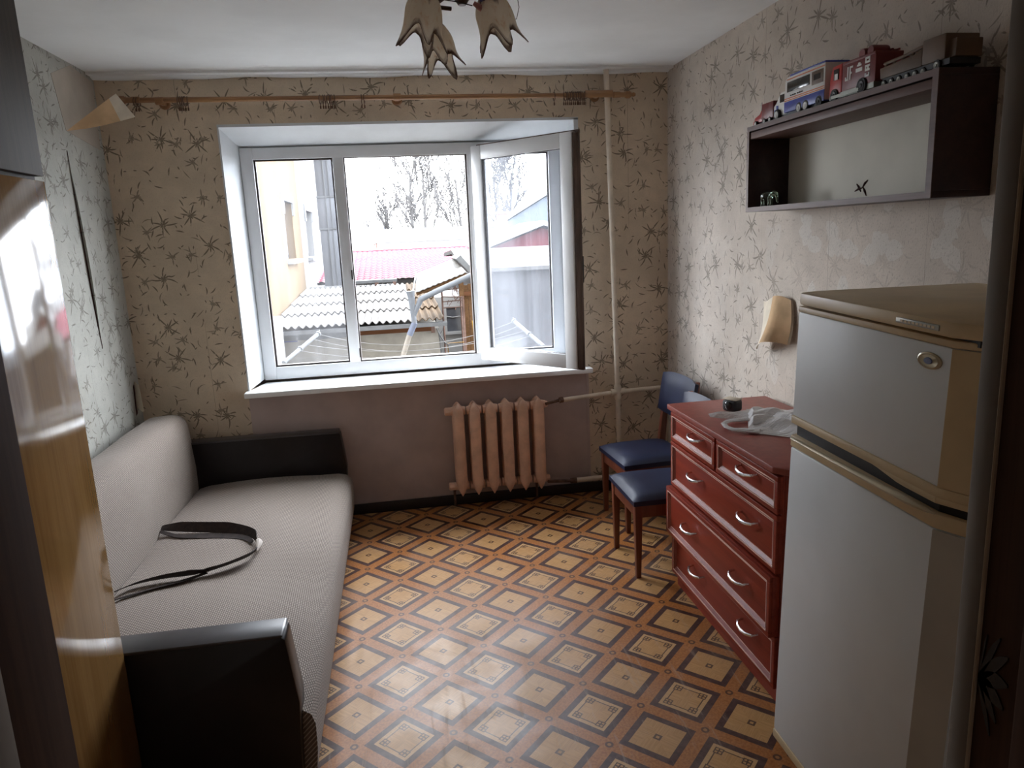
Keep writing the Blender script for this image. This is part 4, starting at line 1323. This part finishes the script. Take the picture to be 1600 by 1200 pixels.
m_bluewall = plain('blue_grey_cladding', (0.065, 0.075, 0.086), .7, var=.06, Specular_IOR_Level=.05)
m_tube = plain('white_tube', (.11, .115, .12), .4, var=.04, Specular_IOR_Level=.05)
m_cord = plain('white_cord', (0.187, 0.187, 0.187), .7, Specular_IOR_Level=.05)
m_yellowp = plain('yellow_gas_pipe', (0.145, 0.081, 0.021), .5, var=.1, Specular_IOR_Level=.05)
m_hose = plain('ochre_hose', (0.204, 0.125, 0.028), .5, Specular_IOR_Level=.05)
m_extglass = plain('dark_window_glass', (0.045, 0.050, 0.060), .08)
m_green = plain('green_cap', (0.046, 0.158, 0.023), .5, Specular_IOR_Level=.05)
m_lilac = plain('blue_lilac_paint', (0.066, 0.072, 0.136), .8, Specular_IOR_Level=.05)

m_hallwhite = plain('white_hall_cladding', (.36, .36, .36), .9, var=.03, Specular_IOR_Level=.05)
struct(MB().box(-60, 80, .5, 130, GZ - .2, GZ).build('ground', m_ground))
fc = MB()
fc.box(-8, WX0 - .02, .40, .46, GZ, 13).box(WX1 + .02, 14, .40, .46, GZ, 13).box(WX0 - .02, WX1 + .02, .40, .46, GZ, WZ0 + .02).box(WX0 - .02, WX1 + .02, .40, .46, WZ1 + .02, 13)
struct(fc.build('wall_outer', m_facade))  # unseen outer face of this building, built tall to shade the yard

# neighbouring wing with yellow and pale render
ap = thing('apartment_wing', 'tall yellow and pale rendered building wing along the left of the yard', 'building', (-.8, 12, GZ))
og = (-.8, 12, GZ)
XW = -.8
def holed(y0, y1, z0, z1, holes, x0, x1):
    mb = MB()
    ys = sorted({y0, y1, *[h[0] for h in holes], *[h[1] for h in holes]})
    for a, c in zip(ys, ys[1:]):
        zs = [(z0, z1)]
        for h in holes:
            if h[0] <= a and c <= h[1]:
                zs = [(z0, h[2]), (h[3], z1)]
        for p, q in zs:
            mb.box(x0, x1, a, c, p, q)
    return mb
h1, h2 = (12.80, 14.30, 1.40, 2.72), (17.0, 18.75, 1.36, 2.66)
holed(7.4, 15.75, GZ, 9.5, [h1], XW - .3, XW).build('yellow_wall', m_yellow, ap, origin=og)
holed(15.75, 21.5, GZ, 9.5, [h2], XW - .3, XW - .002).build('pale_wall', m_cream, ap, origin=og)
MB().box(XW - 2.4, XW - .3, 7.4, 21.5, GZ, 9.5).build('core', m_cream, ap, origin=og)
MB().box(XW - 2.6, XW + .25, 7.2, 21.7, 9.5, 9.75).build('roof_slab', m_gutter, ap, origin=og)
for (a, c, z0, z1) in (h1, h2):
    w = MB()
    w.box(XW - .24, XW - .18, a, a + .09, z0, z1).box(XW - .24, XW - .18, c - .09, c, z0, z1).box(XW - .24, XW - .18, a, c, z0, z0 + .09).box(XW - .24, XW - .18, a, c, z1 - .09, z1).box(XW - .24, XW - .18, (a + c)/2 - .04, (a + c)/2 + .04, z0, z1)
    wo = w.build('window', m_extwhite, ap, origin=og)
    MB().box(XW - .22, XW - .20, a + .05, c - .05, z0 + .05, z1 - .05).build('pane', m_extglass, wo, origin=og)
    MB().box(XW - .15, XW + .14, a - .12, c + .12, z0 - .10, z0 - .01).build('window_sill', m_extwhite, wo, origin=og)
    hh = MB().box(XW - .05, XW + .05, a - .16, c + .16, z1 + .0, z1 + .16).box(XW - .05, XW + .05, a - .16, a - .01, z1 - .30, z1).box(XW - .05, XW + .05, c + .01, c + .16, z1 - .30, z1)
    hh.build('window_hood', m_extwhite, wo, origin=og)
MB().box(XW + .0, XW + .32, 7.7, 8.86, GZ, .50).build('buttress', m_extwhite, ap, origin=og)

# shed with wavy slate roof
shed = thing('shed', 'rendered shed with a pale wavy slate roof below the window', 'shed', (.9, 12, GZ))
og = (.9, 12, GZ)
EX0, EX1, EY0, EZ0, SL = -.74, 2.40, 9.0, .235, .0505
PIT = .131
def sheet(x0, x1, y0, y1, lift):
    nu = max(8, int(round((x1 - x0)/PIT*8)))
    def fn(u, v):
        x = x0 + (x1 - x0)*u
        y = y0 + (y1 - y0)*v
        return (x, y, EZ0 + SL*(y - EY0) + lift*(1 - v) + .026*cos(2*pi*(x - EX0)/PIT))
    return MB().grid(fn, nu, 2)
rows = [(9.0, 10.75), (10.6, 12.3), (12.15, 13.9), (13.75, 15.5)]
for r_, (ya, yb) in enumerate(rows):
    for c_ in range(3):
        x0 = EX0 + c_*1.048
        x1 = min(EX1 + .01, x0 + 1.06)
        tan_ = c_ == 2
        if tan_:
            sheet(x0, x0 + .48, ya, yb, .035).build('slate_sheet', m_slate, shed, origin=og, smooth=True, solid=.012)
            sheet(x0 + .47, x1, ya, yb, .036).build('slate_sheet', m_slatetan, shed, origin=og, smooth=True, solid=.012)['label'] = 'bare tan slate sheet'
        else:
            sheet(x0, x1, ya, yb, .035 + .002*c_).build('slate_sheet', m_slate, shed, origin=og, smooth=True, solid=.012)
MB().box(-.70, 2.32, 9.25, 15.4, GZ, .06).build('wall', m_shedwall, shed, origin=og)
MB().prism([(8.90, EZ0 - .10), (8.90, EZ0 - .03), (8.915, EZ0 - .03), (8.915, EZ0 - .088), (9.02, EZ0 - .088), (9.02, EZ0 - .03), (9.035, EZ0 - .03), (9.035, EZ0 - .10)], EX0 - .02, EX1 + .06, 'x').build('gutter', m_gutter, shed, origin=og)
MB().box(.80, 2.17, 9.20, 9.249, .02, .118).build('fascia', m_fascia, shed, origin=og)
MB().box(-.70, .80, 9.20, 9.249, .0, .118).build('fascia', m_gutter, shed, origin=og)
MB().box(-.60, -.30, 9.243, 9.249, -.03, .10).build('lilac_patch', m_lilac, shed, origin=og)
MB().box(2.17, 2.24, 9.20, 9.30, -.02, .13).build('beam_end', m_stick, shed, origin=og)

bm_ = thing('roof_ledge', 'low grey ledge with brackets behind the wavy slate roof', 'ledge', (.4, 15.7, .5))
og = (.4, 15.7, .5)
MB().box(-.70, .45, 15.55, 16.2, .44, .60).build('slab', m_extwhite, bm_, origin=og)
MB().box(.45, 1.62, 15.60, 15.75, .62, .70).box(.45, 1.62, 15.66, 15.75, .52, .56).build('rail', m_gutter, bm_, origin=og)
for x in (1.02, 1.50):
    MB().box(x, x + .09, 15.58, 15.72, .44, .63).build('bracket', m_stick, bm_, origin=og)
dct = thing('flue_duct', 'tall square zinc flue duct rising beside the yellow wing', 'duct', (-.05, 15.8, .6))
og = (-.05, 15.8, .6)
for z0, z1, g_ in ((.60, 2.10, 0), (2.10, 2.92, .012), (2.92, 6.5, 0)):
    MB().box(-.29 - g_, .20 + g_, 15.6 - g_, 16.1 + g_, z0, z1).build('duct_section', m_duct, dct, origin=og, bevel=.01)
for z in (2.10, 2.92):
    MB().box(-.31, .22, 15.57, 16.12, z - .02, z + .02).build('flange', m_gutter, dct, origin=og)
MB().box(-.08, -.055, 15.565, 15.59, .6, 6.5).box(.04, .055, 15.57, 15.59, .6, 6.5).build('seam', m_gutter, dct, origin=og)

# red metal tile roof house
rh = thing('tile_roof_house', 'low house with a bright red metal tile roof behind the shed', 'house', (2, 22, GZ))
og = (2, 22, GZ)
def tiles(u, v):
    x = -2.2 + 6.7*u
    y = 18.6 + 6.4*v
    st = (v*18) % 1.0
    return (x, y, .50 + (1.31 - .50)*v + .035*abs(sin(pi*x/.19)) + .045*(1 - st))
MB().grid(tiles, 210, 108).build('roof', m_tile, rh, origin=og)
MB().box(-2.2, 4.5, 24.9, 25.1, 1.28, 1.38).build('ridge_cap', m_tile, rh, origin=og, bevel=.02)
MB().box(-2.0, 4.3, 19, 29, GZ, .50).build('wall', m_cream, rh, origin=og)
MB().prism([(4.5, 1.36), (4.5, .4), (6.1, .4)], 18.8, 25, 'y').build('hip', m_tile, rh, origin=og)
vp = MB().tube([(.95, 25, 1.36), (.95, 25, 1.66)], .02, 6).tube([(.86, 25, 1.58), (1.05, 25, 1.55)], .012, 6).tube([(.83, 25, 1.60), (.95, 25, 1.50)], .01, 6)
vp.build('roof_aerial', m_stick, rh, origin=og)

# big pale halls behind
for nm, lab, x0, x1, y0, y1, z in (('warehouse', 'long low white flat-roofed hall just behind the red tile roof', -8, 8.2, 36.5, 44, 1.74), ('warehouse', 'farthest white hall with solar panels under the bare trees', -10, 20, 46, 54, 2.42)):
    t = thing(nm, lab, 'hall', ((x0 + x1)/2, (y0 + y1)/2, GZ))
    og = ((x0 + x1)/2, (y0 + y1)/2, GZ)
    MB().box(x0, x1, y0, y1, GZ, z - .12).build('wall', m_hallwhite, t, origin=og)
    MB().box(x0 - .2, x1 + .2, y0 - .2, y1 + .2, z - .12, z).build('roof_slab', m_hallwhite, t, origin=og)
for i in range(4):
    p = MB().box(-.19, .19, -.02, .02, .02, .24, Matrix.Rotation(rad(-20), 4, 'X')).build('solar_panel', m_solar, None)
    p.location = (-.42 + .44*i, 46.3, 2.42)
    tag(p, ('leftmost', 'second from left', 'third from left', 'rightmost')[i] + ' of four small blue solar panels on the far hall', 'solar panel', 'solar panels on the far hall')

# bare winter trees
def bare_tree(x, y, H, spread, seed, label, stems=1, K=1.):
    rnd = random.Random(seed)
    t = thing('bare_tree', label, 'tree', (x, y, GZ), group='bare trees on the horizon')
    tr_, br_ = MB(), MB()
    def grow(mb, p, d, L, r, lvl):
        n = 4
        pts, rs = [p], [r]
        q, dd = p.copy(), d.copy()
        for i in range(n):
            dd = (dd + Vector((rnd.uniform(-.14, .14), rnd.uniform(-.14, .14), .10))).normalized()
            q = q + dd*(L/n)
            pts.append(q.copy())
            rs.append(max(r*(1 - .62*(i + 1)/n), .022*K))
        mb.tube(pts, rs, 5 if lvl < 2 else 3, caps=False)
        if lvl >= 4:
            return
        kids = (15, 8, 5, 2)[lvl]
        for k in range(kids):
            f = .3 + .7*(k + rnd.random())/kids
            i = min(int(f*n), n - 1)
            a = pts[i].lerp(pts[i + 1], f*n - i)
            az = rnd.uniform(0, 2*pi)
            tilt = rnd.uniform(.35, .8)*spread
            e1 = d.orthogonal().normalized()
            e2 = d.cross(e1)
            nd = (d*cos(tilt) + (e1*cos(az) + e2*sin(az))*sin(tilt)).normalized()
            grow(br_, a, nd, L*rnd.uniform(.30, .50)*(1 - .35*f + .2), max(rs[i]*.45, .026*K), lvl + 1)
    for s_i in range(stems):
        o = Vector(((s_i - (stems - 1)/2)*.9, 0, 0))
        lean = Vector(((s_i - (stems - 1)/2)*.10, rnd.uniform(-.04, .04), 1)).normalized()
        grow(tr_, o, lean, H*rnd.uniform(.9, 1.0), .20*K, 0)
    tr_.build('trunk', m_bark, t, smooth=True)
    tag(br_.build('branches', m_bark, t, smooth=True), kind='stuff')
bare_tree(3.6, 60, 11.3, .95, 5, 'bare two-stemmed winter tree above the far white hall, in the middle window light', 2, 1.)
bare_tree(9.8, 74, 11.8, .9, 9, 'bare winter tree partly behind the window post between the middle light and open sash', 1, 1.2)
bare_tree(15.4, 88, 12.6, .95, 14, 'bare winter tree seen through the open sash, farthest to the right', 2, 1.4)
bare_tree(1.0, 102, 9.4, 1.0, 21, 'smallest bare winter tree, above the solar panels', 1, 1.55)

# grey house on the right with sheet roof
gh = thing('grey_house', 'grey rendered house with weathered sheet roof behind the open sash', 'house', (7, 13, GZ))
og = (7, 13, GZ)
MB().box(3.18, 13, 11, 16.5, GZ, 1.02).build('wall', m_greywall, gh, origin=og)
MB().prism([(10.9, .98), (10.9, 1.06), (14.2, 1.42), (17, 1.30), (17, 1.2), (14.2, 1.32)], 3.02, 13.2, 'x').build('roof', m_greyroof, gh, origin=og)
g2 = thing('maroon_house', 'maroon gabled house with a pale roof edge and brick chimney, beyond the grey house', 'house', (9, 32, GZ))
og = (9, 32, GZ)
MB().prism([(5.6, GZ), (5.6, .95), (8.6, 1.98), (12.5, .8), (12.5, GZ)], 30, 36, 'y').build('wall', m_gable, g2, origin=og)
MB().prism([(5.2, .93), (8.6, 2.10), (12.9, .78), (12.9, .98), (8.6, 2.32), (5.2, 1.10)], 29.6, 36.2, 'y').build('roof', m_extwhite, g2, origin=og)
MB().box(6.95, 7.45, 33, 33.5, 1.2, 2.85).box(6.90, 7.50, 32.95, 33.55, 2.78, 2.9).build('chimney', m_brick, g2, origin=og)
MB().box(6.6, 6.75, 29.5, 29.6, .75, 1.15).build('vent_pipe', m_extwhite, g2, origin=og)
g3 = thing('blue_house', 'pale blue-grey gabled building behind the brick chimney', 'house', (12, 42, GZ))
og = (12, 42, GZ)
MB().prism([(8.6, GZ), (8.6, 2.5), (11.2, 3.95), (14.5, 3.0), (14.5, GZ)], 41.2, 45, 'y').build('wall', m_bluewall, g3, origin=og)
MB().prism([(8.3, 2.42), (11.2, 4.02), (14.8, 2.98), (14.8, 3.1), (11.2, 4.16), (8.3, 2.56)], 41, 45.2, 'y').build('roof', m_gutter, g3, origin=og)

# small white outbuilding with a window, in the gap
ob = thing('outbuilding', 'white outbuilding with a small white-framed window past the shed corner', 'building', (2.8, 13, GZ))
og = (2.8, 13, GZ)
MB().box(2.42, 3.17, 12.05, 14.5, GZ, .42).build('wall', m_extwhite, ob, origin=og)
w = MB()
frame_rect(w, 2.58, 3.10, -.44, .22, .08, .04, .07, .05, 11.99, 12.06)
wo = w.build('window', m_extwhite, ob, origin=og)
MB().box(2.64, 3.08, 12.02, 12.049, -.39, .18).build('pane', m_extglass, wo, origin=og)
MB().tube([(2.66, 12.0, -.02), (2.8, 12.0, -.05), (2.95, 12.0, -.035), (3.07, 12.0, -.06)], .012, 6).build('curtain_edge', m_extwhite, wo, origin=og)
# metal canopy on timber over the yard passage
cn = thing('canopy', 'sloping pale sheet canopy on rough timber, right of the wavy slate roof', 'canopy', (2.4, 8.8, .8))
og = (2.4, 8.8, .8)
A_, B_, C_, D_ = Vector((1.89, 8.0, .845)), Vector((2.78, 8.0, 1.145)), Vector((2.70, 9.5, 1.345)), Vector((1.98, 9.5, 1.09))
def cpy(u, v):
    w = A_.lerp(B_, u).lerp(D_.lerp(C_, u), v)
    return w + Vector((0, 0, .006*sin(u*60)))
MB().grid(cpy, 60, 4).build('sheet', m_canopy, cn, origin=og, solid=.012)
MB().tube([A_ + Vector((-.05, 0, -.03)), D_ + Vector((-.01, 0, .01))], .014, 6).build('edge_trim', m_gutter, cn, origin=og)
MB().tube([A_ + Vector((.02, .05, -.035)), B_ + Vector((0, .05, -.035))], .026, 4).build('rafter', m_beam, cn, origin=og)
for y in (8.5, 9.2):
    MB().tube([(2.02, y, .87), (2.74, y, 1.10)], .030, 4).build('rafter', m_beam, cn, origin=og)
MB().box(1.92, 2.30, 8.35, 9.3, .80, .85, Matrix.Identity(4)).build('soffit_board', m_beam, cn, origin=og)
MB().box(2.66, 2.74, 8.2, 8.3, .72, 1.10).build('post_head', m_beam, cn, origin=og)
ct = MB().prism([(2.66, 1.36), (2.74, 1.42), (2.98, 1.13), (2.90, 1.09)], 8.5, 9.6, 'y')
ct.build('ridge_flashing', m_gutter, cn, origin=og)
# rusty bars stored under the canopy
bars_ = thing('bar_stack', 'tangled rack of thin rusty bars under the canopy', 'bars', (2.6, 9.4, .6))
og = (2.6, 9.4, .6)
rb = MB()
R_ = random.Random(3)
for z in (.40, .52, .62, .74, .86, .98):
    rb.tube([(2.43, 9.6, z), (2.83, 9.5 + R_.uniform(-.1, .1), z + R_.uniform(-.03, .06))], .010, 5)
for i in range(26):
    x = R_.uniform(2.52, 2.8)
    z = R_.uniform(.35, .95)
    rb.tube([(x, 9.55 + R_.uniform(-.1, .1), z), (x + R_.uniform(-.10, .10), 9.55, z + R_.uniform(.06, .2))], .006, 4)
tag(rb.build('bars', m_stick, bars_, origin=og), kind='stuff')
MB().tube([(2.44, 9.62, GZ), (2.44, 9.62, 1.0)], .02, 6).build('post', m_stick, bars_, origin=og)
MB().tube([(2.79, 9.55, GZ), (2.79, 9.55, 1.1)], .02, 6).build('post', m_stick, bars_, origin=og)
# timber post / gate leaf
tp_ = thing('timber_gate', 'tall brown timber gate leaf at the right edge of the middle window light', 'gate', (2.95, 9.0, GZ))
og = (2.95, 9.0, GZ)
for i in range(4):
    x = 2.80 + .085*i
    MB().box(x, x + .08, 8.96 + .006*(i % 2), 9.0, GZ, .86 + .02*(i % 2)).build('board', m_beam, tp_, origin=og)
MB().box(2.79, 3.15, 8.93, 8.958, .66, .74).build('rail', m_fascia, tp_, origin=og)
MB().box(2.765, 2.80, 8.92, 9.0, GZ, .82).build('edge_post', m_stick, tp_, origin=og)
hs = thing('hose', 'ochre hose hanging on the brown timber gate', 'hose', (2.97, 8.9, .2))
og = (2.97, 8.9, .2)
MB().tube([(2.95, 8.90, .22), (2.99, 8.90, .20), (3.005, 8.90, .05), (3.01, 8.90, -.12), (2.98, 8.90, -.25)], .018, 8).tube([(2.93, 8.91, .20), (2.945, 8.91, .03), (2.96, 8.91, -.2)], .014, 8).build('hose_loop', m_hose, hs, origin=og, smooth=True)
# grey drainpipe with elbow
dp = thing('drain_pipe', 'grey drainpipe slanting under the canopy and down past the slate roof', 'pipe', (1.9, 7.6, .5))
og = (1.9, 7.6, .5)
MB().tube([(2.82, 7.6, 1.105), (2.72, 7.6, 1.065), (2.0, 7.6, .775)], .047, 14).build('slanting_pipe', m_greypipe, dp, origin=og, smooth=True)
MB().tube([(2.02, 7.6, .782), (1.955, 7.6, .75), (1.925, 7.6, .68), (1.86, 7.6, .57), (1.835, 7.6, .50)], [.050, .050, .046, .044, .042], 14).build('elbow', m_greypipe, dp, origin=og, smooth=True)
MB().tube([(1.81, 7.6, .80), (1.815, 7.6, .60), (1.83, 7.6, .36)], [.058, .045, .045], 14).build('downpipe', m_greypipe, dp, origin=og, smooth=True)
MB().tube([(1.81, 7.6, .74), (1.80, 7.6, .90)], [.045, .075], 14).build('hopper', m_greypipe, dp, origin=og, smooth=True)
MB().tube([(1.835, 7.6, .372), (1.83, 7.6, .36), (1.735, 7.6, .17)], [.052, .050, .050], 14).build('sleeve', m_bluepipe, dp, origin=og, smooth=True)
MB().tube([(1.737, 7.6, .18), (1.62, 7.6, -.13), (1.5, 7.6, -.5), (1.5, 7.6, GZ)], .044, 14).build('lower_pipe', m_beigepipe, dp, origin=og, smooth=True)
MB().tube([(2.80, 7.6, 1.12), (2.90, 7.6, 1.10)], .030, 10).build('green_cap', m_green, dp, origin=og, smooth=True)
# cables and gas pipe
cb_ = thing('cable', 'thick black cable hanging from the shed corner', 'cable', (2.3, 9.0, 0))
og = (2.3, 9.0, 0)
MB().tube([(2.26, 8.84, .11), (2.29, 8.83, .01), (2.34, 8.82, -.08), (2.39, 8.81, -.17), (2.45, 8.80, -.20), (2.46, 8.80, -.36), (2.46, 8.80, GZ)], .014, 8).build('main_cable', m_black, cb_, origin=og, smooth=True)
MB().tube([(2.29, 8.85, .02), (2.30, 8.84, -.14), (2.31, 8.84, -.40), (2.31, 8.84, GZ)], .010, 8).build('side_cable', m_black, cb_, origin=og, smooth=True)
MB().tube([(2.30, 8.83, -.01), (2.36, 8.83, .06), (2.39, 8.84, .16)], .006, 6).build('loose_end', m_black, cb_, origin=og, smooth=True)
gp = thing('gas_pipe', 'thin yellow gas pipe running low past the outbuilding', 'pipe', (2.6, 9.3, -.25))
og = (2.6, 9.3, -.25)
MB().tube([(2.48, 9.3, GZ), (2.48, 9.3, -.25), (3.1, 9.3, -.245)], .016, 8).build('pipe_run', m_yellowp, gp, origin=og, smooth=True)

# clothes-line arms on the outer sill
def cl_arm(name, label, a, c, lines):
    t = thing(name, label, 'clothes line', a)
    MB().tube([a, c], .0155, 12).build('tube', m_tube, t, origin=a, smooth=True)
    av, cv = Vector(a), Vector(c)
    d = (cv - av).normalized()
    for f in (.45, .98):
        p = av.lerp(cv, f)
        MB().tube([p - d*.008, p + d*.008], .022, 12).build('collar', m_tube, t, origin=a, smooth=True)
    M = Matrix.Translation(cv + d*.012)
    mb = torus(.022, .004, 16, 6)
    mb.v = [tuple(M @ Vector(q)) for q in mb.v]
    mb.build('eye', m_tube, t, origin=a, smooth=True)
    return t
LA, LB = ((.74, .72, .915), (.951, 1.2, 1.052)), ((2.63, .72, .905), (2.487, 1.2, 1.055))
cl_arm('clothes_bracket', 'white tube clothes-line bracket outside the left window light', *LA, [])
cl_arm('clothes_bracket', 'white tube clothes-line bracket outside, seen through the open sash', *LB, [])
for f, dd, lab in ((.98, .135, 'slack white clothes line tied at the eyes, outermost of the four lines'), (.80, .145, 'slack white clothes line just inside the outermost one'), (.60, .10, 'slack white clothes line second nearest the window'), (.40, .11, 'slack white clothes line nearest the window sill')):
    a = Vector(LA[0]).lerp(Vector(LA[1]), f)
    c = Vector(LB[0]).lerp(Vector(LB[1]), f)
    o = MB().tube(sag(a, c, dd, 20), .0024, 5).build('clothes_line', m_cord, None, smooth=True)
    tag(o, lab, 'clothes line', 'slack clothes lines')
